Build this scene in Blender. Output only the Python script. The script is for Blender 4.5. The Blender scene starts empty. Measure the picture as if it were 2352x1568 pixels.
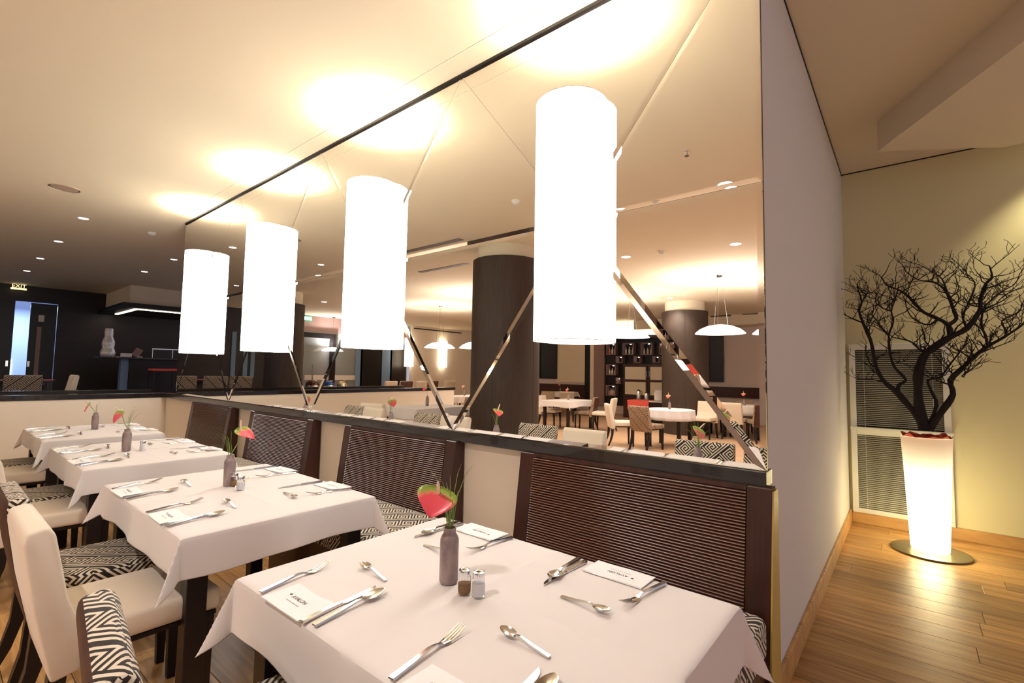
import bpy, bmesh, math, random
from mathutils import Vector, Matrix
random.seed(7)
PI = math.pi
SC = bpy.context.scene
COL = SC.collection
# ------------------------------------------------------------------ camera (fitted to the photograph)
F_PX, YAW, PITCH, ROLL = 1101.19, .6891, .0634, .0171
S = 2.0
CAM = Vector((-S, 0, .7295 * S))
fw = Vector((math.cos(YAW) * math.cos(PITCH), math.sin(YAW) * math.cos(PITCH), math.sin(PITCH)))
r0 = Vector((math.sin(YAW), -math.cos(YAW), 0)); u0 = r0.cross(fw)
rt = r0 * math.cos(ROLL) + u0 * math.sin(ROLL)
up = -r0 * math.sin(ROLL) + u0 * math.cos(ROLL)
cd = bpy.data.cameras.new('camera'); cd.sensor_width = 36; cd.lens = F_PX / 2352 * 36
cd.clip_start = .02; cd.clip_end = 200
cam = bpy.data.objects.new('camera', cd); COL.objects.link(cam)
m = Matrix((rt, up, -fw)).transposed().to_4x4(); m.translation = CAM; cam.matrix_world = m
SC.camera = cam

def on(px, py, **k):                      # photo pixel -> point on an axis plane
    d = fw + rt * ((px - 1176) / F_PX) - up * ((py - 784) / F_PX)
    a, v = list(k.items())[0]; i = 'xyz'.index(a)
    return CAM + d * ((v - CAM[i]) / d[i])

def rf(px, py, **k):                      # pixel seen in the wall mirror -> real point (x<0); planes given in real coords
    if 'x' in k: k = {'x': -k['x']}
    p = on(px, py, **k); return Vector((-p.x, p.y, p.z))
# ------------------------------------------------------------------ world and view
w = bpy.data.worlds.new('world'); SC.world = w; w.use_nodes = True
bg = w.node_tree.nodes['Background']; bg.inputs[0].default_value = (.50, .46, .55, 1); bg.inputs[1].default_value = 1.0
SC.view_settings.view_transform = 'Standard'; SC.view_settings.look = 'None'
SC.view_settings.exposure = 0; SC.view_settings.gamma = 1; SC.view_settings.use_curve_mapping = False
SHADE_E = 11.0
# ------------------------------------------------------------------ materials
def lin(r, g, b):
    f = lambda c: (c / 255 / 12.92) if c <= 10 else ((c / 255 + .055) / 1.055) ** 2.4
    return (f(r), f(g), f(b), 1)
MAT = {}
def mat(name, rgb, rough=.5, metal=0, spec=.5, noise=None, bump=None, emit=None, coat=0, trans=0, ior=1.45, sheen=0):
    m = bpy.data.materials.new(name); m.use_nodes = True; nt = m.node_tree; b = nt.nodes['Principled BSDF']
    b.inputs['Base Color'].default_value = lin(*rgb); b.inputs['Roughness'].default_value = rough
    b.inputs['Metallic'].default_value = metal; b.inputs['Specular IOR Level'].default_value = spec
    b.inputs['Coat Weight'].default_value = coat; b.inputs['Transmission Weight'].default_value = trans
    b.inputs['IOR'].default_value = ior; b.inputs['Sheen Weight'].default_value = sheen
    N = nt.nodes; Lk = nt.links
    if noise or bump:
        tc = N.new('ShaderNodeTexCoord'); mp = N.new('ShaderNodeMapping'); Lk.new(tc.outputs['Object'], mp.inputs[0])
    if noise:                              # (scale xyz, rgb2, detail)
        sc, rgb2, det = noise
        mp.inputs['Scale'].default_value = sc
        nz = N.new('ShaderNodeTexNoise'); nz.inputs['Scale'].default_value = 1; nz.inputs['Detail'].default_value = det
        Lk.new(mp.outputs[0], nz.inputs['Vector'])
        rp = N.new('ShaderNodeValToRGB'); rp.color_ramp.elements[0].position = .35; rp.color_ramp.elements[1].position = .68
        rp.color_ramp.elements[0].color = lin(*rgb); rp.color_ramp.elements[1].color = lin(*rgb2)
        Lk.new(nz.outputs[0], rp.inputs[0]); Lk.new(rp.outputs[0], b.inputs['Base Color'])
    if bump:                               # (scale xyz, strength, distance)
        sc, st, di = bump
        mp2 = N.new('ShaderNodeMapping'); mp2.inputs['Scale'].default_value = sc; Lk.new(tc.outputs['Object'], mp2.inputs[0])
        n2 = N.new('ShaderNodeTexNoise'); n2.inputs['Scale'].default_value = 1; n2.inputs['Detail'].default_value = 3
        Lk.new(mp2.outputs[0], n2.inputs['Vector'])
        bp = N.new('ShaderNodeBump'); bp.inputs['Strength'].default_value = st; bp.inputs['Distance'].default_value = di
        Lk.new(n2.outputs[0], bp.inputs['Height']); Lk.new(bp.outputs[0], b.inputs['Normal'])
    if emit:
        b.inputs['Emission Color'].default_value = lin(*emit[0]); b.inputs['Emission Strength'].default_value = emit[1]
    MAT[name] = m; return m

mat('ceiling_paint', (222, 209, 182), .9)
mat('cream_paint', (244, 232, 214), .8, bump=((90, 90, 90), .15, .002))
mat('corridor_paper', (226, 221, 213), .75, bump=((60, 60, 260), .5, .003))
mat('window_wall', (222, 214, 172), .85, bump=((120, 120, 120), .2, .002))
mat('white_trim', (224, 222, 214), .5)
mat('cloth', (226, 219, 216), .85, sheen=.2, bump=((7, 7, 7), .25, .012))
mat('napkin', (240, 238, 238), .9, bump=((45, 45, 45), .4, .003))
mat('napkin_print', (66, 36, 78), .8)
mat('cream_fabric', (226, 212, 192), .9, sheen=.2, bump=((9, 9, 9), .25, .01))
mat('tan_fabric', (168, 146, 124), .9)
mat('brown_leather', (74, 44, 34), .5, noise=((12, 12, 12), (58, 34, 27), 3))
mat('dark_wood', (66, 33, 23), .34, noise=((4, 60, 3), (46, 23, 17), 4), coat=.15)
mat('slat_wood', (92, 52, 36), .3, spec=1.0, coat=.6)
MAT['slat_wood'].node_tree.nodes['Principled BSDF'].inputs['Coat Roughness'].default_value = .22
mat('black_wood', (26, 16, 13), .42)
mat('ledge_wood', (24, 15, 13), .22, coat=.4)
mat('near_black', (14, 11, 12), .35)
mat('charcoal_wall', (36, 25, 20), .4, noise=((1, 1, 8), (28, 19, 17), 2))
mat('column_brown', (66, 51, 41), .6, noise=((60, 60, 3), (54, 42, 34), 3))
mat('steel', (214, 212, 208), .16, metal=1)
mat('chrome', (225, 225, 228), .06, metal=1)
mat('mirror', (244, 242, 236), .0, metal=1)
mat('yellow_lit_edge', (186, 160, 84), .4)  # dark timber edge coloured as if lit yellow from the corridor
mat('vase_ceramic', (158, 140, 136), .3, noise=((30, 30, 18), (122, 104, 106), 3))
mat('green_leaf', (122, 148, 70), .5)
mat('stem_green', (128, 150, 82), .5)
mat('spadix', (248, 214, 188), .5)
mat('salt', (236, 234, 240), .9)
mat('pepper', (168, 134, 96), .9, noise=((500, 500, 500), (118, 88, 60), 2))
mat('glass', (252, 253, 252), .02, trans=1, ior=1.12)
mat('grey_glass', (138, 142, 142), .12, spec=.6)
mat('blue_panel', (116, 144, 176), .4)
mat('frost_band', (222, 214, 206), .6)
mat('bark', (30, 22, 20), .8, bump=((60, 60, 60), .5, .004))
mat('red_paper', (158, 52, 34), .8)
mat('bronze_disc', (120, 108, 78), .35, metal=.7)
mat('silver_vase', (214, 212, 214), .3, metal=.45)
mat('red_cloth', (228, 92, 80), .8)
mat('beige_panel', (224, 212, 188), .7)
mat('taupe_wall', (214, 200, 192), .8)
mat('mauve_post', (148, 122, 118), .7)
mat('grille', (92, 82, 72), .6)
mat('blind_slat', (212, 208, 190), .45)
mat('blind_dark', (40, 34, 20), .7)
mat('blue_lid', (40, 78, 140), .1, metal=.7)
mat('brown_lid', (80, 50, 44), .1, metal=.7)
mat('gold_lid', (210, 190, 150), .15, metal=.8)
mat('bottle_glass', (226, 216, 204), .25)
mat('bottle_red', (214, 150, 120), .25)
mat('shade_light', (250, 245, 235), .8, emit=((255, 252, 249), SHADE_E))
mat('shade_pleat', (70, 68, 64), .9, emit=((255, 250, 244), .70))
mat('far_shade_light', (250, 245, 235), .8, emit=((255, 240, 218), 4))
mat('pendant_light', (250, 245, 240), .6, emit=((255, 240, 230), 5))
mat('bulb_light', (255, 250, 245), .5, emit=((255, 244, 236), 12))
mat('strip_light', (255, 250, 240), .5, emit=((255, 236, 208), 9))
mat('exit_letters', (240, 230, 190), .5, emit=((250, 236, 180), 1.2))
mat('exit_green', (40, 200, 140), .5, emit=((40, 225, 150), 1.6))
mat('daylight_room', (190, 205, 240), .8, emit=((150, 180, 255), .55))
mat('daylight_bright', (230, 238, 255), .8, emit=((220, 232, 255), 1.4))

def plank_mat(name, a, b, rough):
    m = bpy.data.materials.new(name); m.use_nodes = True; nt = m.node_tree; N = nt.nodes; Lk = nt.links
    bs = N['Principled BSDF']; bs.inputs['Roughness'].default_value = rough
    g = N.new('ShaderNodeNewGeometry'); oi = N.new('ShaderNodeObjectInfo')
    add = N.new('ShaderNodeVectorMath'); add.operation = 'MULTIPLY_ADD'
    cmb = N.new('ShaderNodeCombineXYZ')
    for i in range(3): Lk.new(oi.outputs['Random'], cmb.inputs[i])
    add.inputs[1].default_value = (37, 53, 11); Lk.new(cmb.outputs[0], add.inputs[0]); Lk.new(g.outputs['Position'], add.inputs[2])
    mp = N.new('ShaderNodeMapping'); mp.inputs['Scale'].default_value = (26, 1.6, 8); Lk.new(add.outputs[0], mp.inputs[0])
    nz = N.new('ShaderNodeTexNoise'); nz.inputs['Scale'].default_value = 1; nz.inputs['Detail'].default_value = 6; nz.inputs['Distortion'].default_value = .8
    Lk.new(mp.outputs[0], nz.inputs['Vector'])
    rp = N.new('ShaderNodeValToRGB'); e = rp.color_ramp.elements
    e[0].position = .28; e[0].color = lin(*b); e[1].position = .62; e[1].color = lin(*a)
    Lk.new(nz.outputs[0], rp.inputs[0])
    hs = N.new('ShaderNodeHueSaturation'); mr = N.new('ShaderNodeMapRange')
    mr.inputs['To Min'].default_value = .72; mr.inputs['To Max'].default_value = 1.18
    Lk.new(oi.outputs['Random'], mr.inputs[0]); Lk.new(mr.outputs[0], hs.inputs['Value']); Lk.new(rp.outputs[0], hs.inputs['Color'])
    Lk.new(hs.outputs[0], bs.inputs['Base Color'])
    bp = N.new('ShaderNodeBump'); bp.inputs['Strength'].default_value = .15; bp.inputs['Distance'].default_value = .003
    Lk.new(nz.outputs[0], bp.inputs['Height']); Lk.new(bp.outputs[0], bs.inputs['Normal'])
    MAT[name] = m
plank_mat('oak_plank', (206, 160, 100), (150, 104, 56), .38)
plank_mat('hall_oak', (230, 192, 156), (196, 152, 114), .4)

KEY = ["############",
       "............",
       "############",
       "............",
       "#########.##",
       "#.......#.#.",
       "#.#####.#.#.",
       "#.#...#.#.#.",
       "#.#.#.#.#.#.",
       "#.#.###.#.#.",
       "#.#.....#.#.",
       "#.#######.#.",
       "#.........#.",
       "###########."]
def key_mat(name, dark, light, cell=.0082, rough=.8):
    """interlocking key fret printed on fabric: bits of a 12 x 14 tile read out with math nodes"""
    m = bpy.data.materials.new(name); m.use_nodes = True; nt = m.node_tree; N = nt.nodes; Lk = nt.links
    bs = N['Principled BSDF']; bs.inputs['Roughness'].default_value = rough; bs.inputs['Sheen Weight'].default_value = .1
    uv = N.new('ShaderNodeUVMap'); mp = N.new('ShaderNodeMapping')
    mp.inputs['Rotation'].default_value = (0, 0, PI / 4); mp.inputs['Scale'].default_value = (1 / cell,) * 3
    Lk.new(uv.outputs[0], mp.inputs[0])
    sx = N.new('ShaderNodeSeparateXYZ'); Lk.new(mp.outputs[0], sx.inputs[0])
    def mth(op, a, b=None, c=None):
        n = N.new('ShaderNodeMath'); n.operation = op
        for i, v in enumerate((a, b, c)):
            if v is None: continue
            if isinstance(v, (int, float)): n.inputs[i].default_value = v
            else: Lk.new(v, n.inputs[i])
        return n.outputs[0]
    R = len(KEY); Cn = 12
    row = mth('FLOOR', mth('FLOORED_MODULO', sx.outputs[1], R))
    # shift every repeat sideways so that the keys interlock
    rep = mth('FLOOR', mth('DIVIDE', sx.outputs[1], R))
    colm = mth('FLOOR', mth('FLOORED_MODULO', mth('MULTIPLY_ADD', rep, 5, sx.outputs[0]), Cn))
    rp = N.new('ShaderNodeValToRGB'); rp.color_ramp.interpolation = 'CONSTANT'; e = rp.color_ramp.elements
    codes = [sum(1 << c for c in range(Cn) if KEY[r][c] == '#') / 4096 for r in range(R)]
    e[0].position = 0; e[0].color = (codes[0],) * 3 + (1,)
    e[1].position = (R - 1) / 16; e[1].color = (codes[-1],) * 3 + (1,)
    for r in range(1, R - 1):
        q = e.new(r / 16); q.color = (codes[r],) * 3 + (1,)
    Lk.new(mth('DIVIDE', mth('ADD', row, .5), 16), rp.inputs[0])
    sc = N.new('ShaderNodeSeparateColor'); Lk.new(rp.outputs[0], sc.inputs[0])
    code = mth('ROUND', mth('MULTIPLY', sc.outputs[0], 4096))
    bit = mth('FLOORED_MODULO', mth('FLOOR', mth('DIVIDE', mth('ADD', code, .001), mth('POWER', 2, colm))), 2)
    mx = N.new('ShaderNodeMix'); mx.data_type = 'RGBA'
    mx.inputs[6].default_value = lin(*light); mx.inputs[7].default_value = lin(*dark)
    Lk.new(mth('GREATER_THAN', bit, .5), mx.inputs[0]); Lk.new(mx.outputs[2], bs.inputs['Base Color'])
    MAT[name] = m
key_mat('key_fabric', (30, 20, 16), (222, 208, 186))
key_mat('key_brown', (70, 42, 31), (186, 160, 130), .0105)
key_mat('key_dim', (40, 30, 25), (170, 150, 128), .0105)

def spathe_mat():
    m = bpy.data.materials.new('spathe'); m.use_nodes = True; nt = m.node_tree; N = nt.nodes; Lk = nt.links
    b = N['Principled BSDF']; b.inputs['Roughness'].default_value = .3
    uv = N.new('ShaderNodeUVMap'); sx = N.new('ShaderNodeSeparateXYZ'); Lk.new(uv.outputs[0], sx.inputs[0])
    nz = N.new('ShaderNodeTexNoise'); nz.inputs['Scale'].default_value = 7; Lk.new(uv.outputs[0], nz.inputs['Vector'])
    md = N.new('ShaderNodeMath'); md.operation = 'MULTIPLY_ADD'; md.inputs[1].default_value = .3; Lk.new(nz.outputs[0], md.inputs[0])
    ab = N.new('ShaderNodeMath'); ab.operation = 'ABSOLUTE'; Lk.new(sx.outputs[0], ab.inputs[0])
    m3 = N.new('ShaderNodeMath'); m3.operation = 'MULTIPLY_ADD'; m3.inputs[1].default_value = -.34; Lk.new(ab.outputs[0], m3.inputs[0])
    m4 = N.new('ShaderNodeMath'); m4.operation = 'ADD'; m4.inputs[1].default_value = .24; Lk.new(sx.outputs[1], m4.inputs[0])
    Lk.new(m4.outputs[0], m3.inputs[2]); Lk.new(m3.outputs[0], md.inputs[2])
    rp = N.new('ShaderNodeValToRGB'); e = rp.color_ramp.elements
    e[0].position = .38; e[0].color = lin(150, 176, 72); e[1].position = .60; e[1].color = lin(238, 86, 98)
    q = e.new(.5); q.color = lin(226, 150, 110)
    Lk.new(md.outputs[0], rp.inputs[0]); Lk.new(rp.outputs[0], b.inputs['Base Color']); MAT['spathe'] = m
spathe_mat()
def pot_mat():
    m = bpy.data.materials.new('glow_plastic'); m.use_nodes = True; nt = m.node_tree; N = nt.nodes; Lk = nt.links
    N.remove(N['Principled BSDF']); out = N['Material Output']
    t = N.new('ShaderNodeBsdfTranslucent'); t.inputs[0].default_value = (.92, .9, .84, 1)
    d = N.new('ShaderNodeBsdfDiffuse'); d.inputs[0].default_value = (.9, .88, .82, 1)
    tr = N.new('ShaderNodeBsdfTransparent'); tr.inputs[0].default_value = (1, .93, .72, 1)
    m1 = N.new('ShaderNodeMixShader'); m1.inputs[0].default_value = .3; Lk.new(t.outputs[0], m1.inputs[1]); Lk.new(d.outputs[0], m1.inputs[2])
    m2 = N.new('ShaderNodeMixShader'); m2.inputs[0].default_value = .22; Lk.new(m1.outputs[0], m2.inputs[1]); Lk.new(tr.outputs[0], m2.inputs[2])
    Lk.new(m2.outputs[0], out.inputs[0]); MAT['glow_plastic'] = m
pot_mat()
# ------------------------------------------------------------------ mesh helpers
def BM(): return bmesh.new()
def box(bm, x0, x1, y0, y1, z0, z1, bev=0, seg=2):
    vs = [bm.verts.new((x, y, z)) for x in (x0, x1) for y in (y0, y1) for z in (z0, z1)]
    F = [(0, 1, 3, 2), (4, 6, 7, 5), (0, 4, 5, 1), (2, 3, 7, 6), (0, 2, 6, 4), (1, 5, 7, 3)]
    fs = [bm.faces.new([vs[i] for i in f]) for f in F]
    if bev:
        es = list({e for f in fs for e in f.edges})
        bmesh.ops.bevel(bm, geom=es, offset=bev, segments=seg, affect='EDGES', profile=.5)
    return bm
def B(*a, **k): return box(BM(), *a, **k)
def prism(bm, prof, y0, y1, bev=0, axis='y', seg=2):
    """profile of (a, b) pairs in the x-z plane, drawn along y (axis 'x': profile y-z; axis 'z': profile x-y)"""
    def P(a, b, t): return {'y': (a, t, b), 'x': (t, a, b), 'z': (a, b, t)}[axis]
    A = [bm.verts.new(P(a, b, y0)) for a, b in prof]; Z = [bm.verts.new(P(a, b, y1)) for a, b in prof]
    n = len(prof); fs = [bm.faces.new(A), bm.faces.new(Z[::-1])]
    for i in range(n): fs.append(bm.faces.new((A[i], Z[i], Z[(i + 1) % n], A[(i + 1) % n])))
    bmesh.ops.recalc_face_normals(bm, faces=fs)
    if bev: bmesh.ops.bevel(bm, geom=list({e for f in fs for e in f.edges}), offset=bev, segments=seg, affect='EDGES', profile=.5)
    return bm
def loft(bm, rings, cap=True, close=True):
    R = [[bm.verts.new(p) for p in r] for r in rings]
    n = len(R[0]); fs = []
    for a, b in zip(R, R[1:]):
        for i in range(n if close else n - 1):
            fs.append(bm.faces.new((a[i], a[(i + 1) % n], b[(i + 1) % n], b[i])))
    if cap and close: fs += [bm.faces.new(R[0][::-1]), bm.faces.new(R[-1])]
    bmesh.ops.recalc_face_normals(bm, faces=fs)
    return bm
def lathe(bm, prof, n=24, cx=0, cy=0, cap=True):
    return loft(bm, [[(cx + r * math.cos(2 * PI * i / n), cy + r * math.sin(2 * PI * i / n), z) for i in range(n)] for r, z in prof], cap)
def tube(bm, pts, rad, n=6, cap=True):
    pts = [Vector(p) for p in pts]
    if not isinstance(rad, (list, tuple)): rad = [rad] * len(pts)
    rings = []; ref = None
    for i, p in enumerate(pts):
        t = (pts[min(i + 1, len(pts) - 1)] - pts[max(i - 1, 0)]).normalized()
        if ref is None: ref = t.orthogonal().normalized()
        a = (ref - t * ref.dot(t))
        a = a.normalized() if a.length > 1e-5 else t.orthogonal().normalized()
        ref = a; b = t.cross(a)
        rings.append([p + (a * math.cos(2 * PI * k / n) + b * math.sin(2 * PI * k / n)) * rad[i] for k in range(n)])
    return loft(bm, rings, cap)
def boxuv(bm):
    uv = bm.loops.layers.uv.verify()
    for f in bm.faces:
        n = f.normal; a = max(range(3), key=lambda i: abs(n[i])); ii = [i for i in range(3) if i != a]
        for l in f.loops: l[uv].uv = (l.vert.co[ii[0]], l.vert.co[ii[1]])
    return bm
def mesh(name, bm, m, smooth=None):
    bm.normal_update(); me = bpy.data.meshes.new(name); bm.to_mesh(me); bm.free()
    me.materials.append(MAT[m])
    if smooth is not None:
        me.polygons.foreach_set('use_smooth', [True] * len(me.polygons)); me.set_sharp_from_angle(angle=math.radians(smooth))
    return me
def link(name, me, parent=None, loc=None, rz=None):
    o = bpy.data.objects.new(name, me); COL.objects.link(o)
    if parent: o.parent = parent
    if loc is not None: o.location = loc
    if rz is not None: o.rotation_euler = (0, 0, rz)
    return o
def obj(name, bm, m, parent=None, smooth=None, loc=None, rz=None): return link(name, mesh(name, bm, m, smooth), parent, loc, rz)
def tag(o, label=None, cat=None, group=None, kind=None):
    if label: o['label'] = label
    if cat: o['category'] = cat
    if group: o['group'] = group
    if kind: o['kind'] = kind
    return o
def thing(name, label, cat, loc=(0, 0, 0), rz=0, group=None):
    o = link(name, None, None, loc, rz); o.empty_display_size = .05; return tag(o, label, cat, group)
def struct(name, bm, m, label, smooth=None): return tag(obj(name, bm, m, None, smooth), label, kind='structure')
def dup(root, loc, rz, label, group=None):
    r = root.copy(); COL.objects.link(r); r.scale = (1, 1, 1); r.location = loc; r.rotation_euler = (0, 0, rz); r['label'] = label
    if group: r['group'] = group
    for ch in list(root.children):
        c = ch.copy(); COL.objects.link(c); c.parent = r; c.matrix_parent_inverse = ch.matrix_parent_inverse
        for g in list(ch.children):
            d = g.copy(); COL.objects.link(d); d.parent = c; d.matrix_parent_inverse = g.matrix_parent_inverse
    return r
def lamp(kind, loc, energy, col=(1, .86, .7), size=.1, parent=None, spot=None, aim=None):
    ld = bpy.data.lights.new(kind.lower() + '_light', kind); ld.energy = energy; ld.color = col
    if kind == 'AREA': ld.shape = 'DISK'; ld.size = size
    else: ld.shadow_soft_size = size
    if spot: ld.spot_size = math.radians(spot); ld.spot_blend = .6
    o = bpy.data.objects.new(kind.lower() + '_light', ld); COL.objects.link(o)
    if parent: o.parent = parent
    o.location = loc
    if aim: o.rotation_euler = Vector(aim).to_track_quat('-Z', 'Y').to_euler()
    return o
# ------------------------------------------------------------------ key dimensions (metres)
YN, YF, LM = .410, 7.117, 1.6767          # near and far end of the mirror, width of one lamp bay
ZB, ZM, ZT = 1.109, 2.208, 3.278
CE, CC = 3.295, 3.616                     # dining ceiling, corridor ceiling
XW = 4.068; YW = .487                     # window wall, corridor side wall
PF = .165                                 # dining platform
ZTAB = .869
YH1, YH2 = 7.62, 8.70                     # half walls
PU = .44                                 # rear raised floor
YBACK = 16.0
XFAR = -14.2
# ------------------------------------------------------------------ structure: floors
struct('floor', B(-14.6, 5.2, -4.5, 18.5, -.20, -.022), 'hall_oak', 'honey oak floor of the hall and corridor')
fl = bpy.data.objects['floor']
def planks(parent, x0, x1, y0, y1, z, wid, ln, m):
    k = 0; ms = {}
    x = x0
    while x < x1 - .01:
        y = y0 - random.random() * ln * .8; wx = min(wid, x1 - x)
        while y < y1:
            a, b = max(y, y0), min(y + ln, y1)
            if b - a > .06:
                key = (round(wx, 3), round(b - a, 3))
                if key not in ms: ms[key] = mesh('plank', box(BM(), .0012, key[0] - .0012, .0012, key[1] - .0012, -.02, 0, .0012, 1), m)
                link('plank', ms[key], parent, (x, a, z))
            y += ln
        x += wid
planks(fl, .02, XW, -1.9, YW, 0, .19, 1.7, 'oak_plank')
struct('floor_dining_platform', B(-5.5, .09, .39, 8.60, -.018, PF - .022), 'hall_oak', 'low platform under the banquette tables')
planks(bpy.data.objects['floor_dining_platform'], -2.3, .08, .40, YH1, PF, .19, 1.7, 'oak_plank')
struct('floor_dining_aisle', B(-5.5, -2.31, .39, 8.60, PF - .022, PF), 'hall_oak', 'oak floor of the aisle on the platform')
struct('floor_hall', B(-14.4, -5.52, -4.4, 16.4, -.022, 0), 'hall_oak', 'pale oak floor of the main hall')
struct('floor_rear', B(-4.9, 5.0, 8.61, 18.4, -.02, PU), 'near_black', 'raised floor of the rear bar')
# ceilings
struct('ceiling', B(-14.6, .085, -4.5, 18.4, CE, CE + .08), 'ceiling_paint', 'cream plaster ceiling over the dining room')
struct('ceiling_rear', B(.085, 5.0, YF + .1, 18.4, CE, CE + .08), 'ceiling_paint', 'cream plaster ceiling over the rear bar')
struct('ceiling_corridor', B(.085, 5.0, -4.5, YW + .12, CC, CC + .08), 'ceiling_paint', 'plain ceiling of the corridor with dark shadow joints')
# walls round the mirror partition
struct('wall_partition', B(.012, .08, YN + .012, YF, ZB, CE), 'near_black', 'dark backing of the mirror wall')
struct('wall_lower', B(.035, .08, YN + .03, YH1, -.018, 1.05), 'cream_paint', 'cream wall behind the banquettes')
struct('wall_right', B(.085, XW, YW, YW + .12, 0, CC), 'corridor_paper', 'off-white textured wallpaper wall of the corridor')
struct('wall_window', B(XW, XW + .1, -2.2, YW + .12, 0, CC), 'window_wall', 'pale wall beside the lit planter')
struct('baseboard_right', B(.09, XW, YW - .018, YW, 0, .132, .004), 'oak_plank', 'oak baseboard of the corridor wall')
struct('baseboard_window', B(XW - .018, XW, -2.2, YW - .018, 0, .11, .004), 'oak_plank', 'oak baseboard under the window')
struct('trim_1', B(.09, XW, YW - .006, YW, CC - .012, CC), 'near_black', 'dark shadow joint between corridor wall and ceiling')
struct('trim_2', B(XW - .006, XW, -2.2, YW - .006, CC - .01, CC), 'black_wood', 'dark shadow joint above the window wall')
struct('trim_3', B(-.014, .012, YN, YF, ZT, CE - .001), 'near_black', 'black strip drawn for the shadow gap between mirror and ceiling')  # shade inside the gap put in as a black strip
struct('trim_4', B(-.156, -.147, YN, 6.93, CE - .003, CE), 'cream_fabric', 'thin ceiling groove along the mirror')
# corridor bulkhead
bm = BM()
A0 = Vector((2.56, .12)) * 1.159; dA = Vector((-1, -.6))
pg = [A0, A0 + dA * 2.6, Vector((A0.x - 2.6, -2.2)), Vector((3.49, -2.2)), Vector((3.49, -.66))]
prism(bm, [(p.x, p.y) for p in pg], 3.365, CC, axis='z')
struct('ceiling_bulkhead', bm, 'ceiling_paint', 'angled bulkhead dropping from the corridor ceiling')
# half walls
hw = struct('wall_half', B(-5.30, .034, YH1, YH1 + .11, PF, 1.045), 'cream_paint', 'low cream half wall behind the last table')
tag(obj('cap', B(-5.33, .034, YH1 - .012, YH1 + .125, 1.045, ZB - .004, .004), 'ledge_wood', hw), 'dark glossy timber cap')
hw2 = struct('wall_half_rear', B(-4.75, .118, YH2, YH2 + .12, PF, 1.045), 'cream_paint', 'second low cream half wall in front of the raised bar floor')
tag(obj('cap', B(-4.77, .13, YH2 - .015, YH2 + .135, 1.045, ZB, .004), 'ledge_wood', hw2), 'dark timber cap')
# ledge under the mirror
tag(obj('mirror_ledge', B(-.020, .081, YN, YH1 - .014, 1.05, ZB - .003, .002), 'ledge_wood'), 'long glossy dark timber ledge under the mirror wall', 'ledge')
# ------------------------------------------------------------------ mirror
mir = thing('wall_mirror', 'tall wall mirror crossed by glinting diagonal lines behind the banquettes', 'mirror', (0, 0, 0))
def mirror_panel(pts):
    """bevelled triangular mirror sheet standing in the y-z plane, facing -x"""
    P = [Vector(p) for p in pts]; c = sum(P, Vector((0, 0))) / 3; bw = .022
    nrm = []
    for i in range(3):
        d = (P[(i + 1) % 3] - P[i]).normalized(); n = Vector((-d.y, d.x))
        if n.dot(c - P[i]) < 0: n = -n
        nrm.append((P[i], d, n))
    def off(k):
        L = [(p + n * k, d) for p, d, n in nrm]; out = []
        for i in range(3):
            (p1, d1), (p2, d2) = L[i - 1], L[i]
            t = ((p2.x - p1.x) * d2.y - (p2.y - p1.y) * d2.x) / (d1.x * d2.y - d1.y * d2.x); out.append(p1 + d1 * t)
        return out
    bm = BM(); R = []
    for k, x in ((.0006, .010), (.0006, -.0012), (bw, -.0028)):
        R.append([(x, p.x, p.y) for p in off(k)])
    loft(bm, R, True)
    return bm
ZB2 = ZB - .002
for (za, zb, zc) in ((ZT, ZM, 1), (ZB2, ZM, -1)):
    for i in range(4):
        y1, y2 = YF - i * LM, YF - (i + 1) * LM; yc = (y1 + y2) / 2
        obj('mirror_panel', mirror_panel([(y1, za), (y2, za), (yc, zb)]), 'mirror', mir)
        if i < 3: obj('mirror_panel', mirror_panel([(yc, zb), (yc - LM, zb), (y2, za)]), 'mirror', mir)
    obj('mirror_panel', mirror_panel([(YF, za), (YF, zb), (YF - LM / 2, zb)]), 'mirror', mir)
    obj('mirror_panel', mirror_panel([(YN, za), (YN, zb), (YN + LM / 2, zb)]), 'mirror', mir)
# ------------------------------------------------------------------ wall lamps on the mirror
def wall_lamp(name, label, loc, rz, r, d, h, m, group, parent_light=True, ribs=74):
    """ribbed fabric drum with its back cut off by the wall; local -x is the room side"""
    t = thing(name, label, 'wall lamp', loc, rz, group)
    a0 = math.acos(-d / r) if d < r else PI
    a0 = PI - math.acos(d / r)             # angle where the drum meets the wall, measured from -x
    def ring(rad, z, rib):
        out = []; n = ribs * 3
        for i in range(n + 1):
            a = PI - a0 + 2 * a0 * (i // 3 + (0, .62, .81)[i % 3]) / ribs
            k = rad - (.0024 if (rib and i % 3 == 2) else 0)
            out.append((-d + k * math.cos(a), k * math.sin(a), z))
        return out
    bm = BM(); loft(bm, [ring(r, 0, 1), ring(r, h, 1), ring(r - .006, h, 0), ring(r - .006, 0, 0), ring(r, 0, 1)], False, False)
    o = obj('shade', bm, m, t)
    if m == 'shade_light':
        o.data.materials.append(MAT['shade_pleat'])
        for q, p in enumerate(o.data.polygons):
            if q < ribs * 3 and q % 3: p.material_index = 1
    bm = BM(); v = [bm.verts.new(p) for p in ring(r - .008, .016, 0)]; f = bm.faces.new(v)
    e = bmesh.ops.extrude_face_region(bm, geom=[f]); bmesh.ops.translate(bm, verts=[x for x in e['geom'] if isinstance(x, bmesh.types.BMVert)], vec=(0, 0, .006))
    bmesh.ops.recalc_face_normals(bm, faces=bm.faces); obj('diffuser', bm, m, t)
    for z in (0, h):
        bm = BM(); tube(bm, [(p[0], p[1], p[2]) for p in ring(r + .0005, z, 0)][::6], .0022, 5); obj('hoop', bm, 'cream_fabric', t)
    return t
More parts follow.
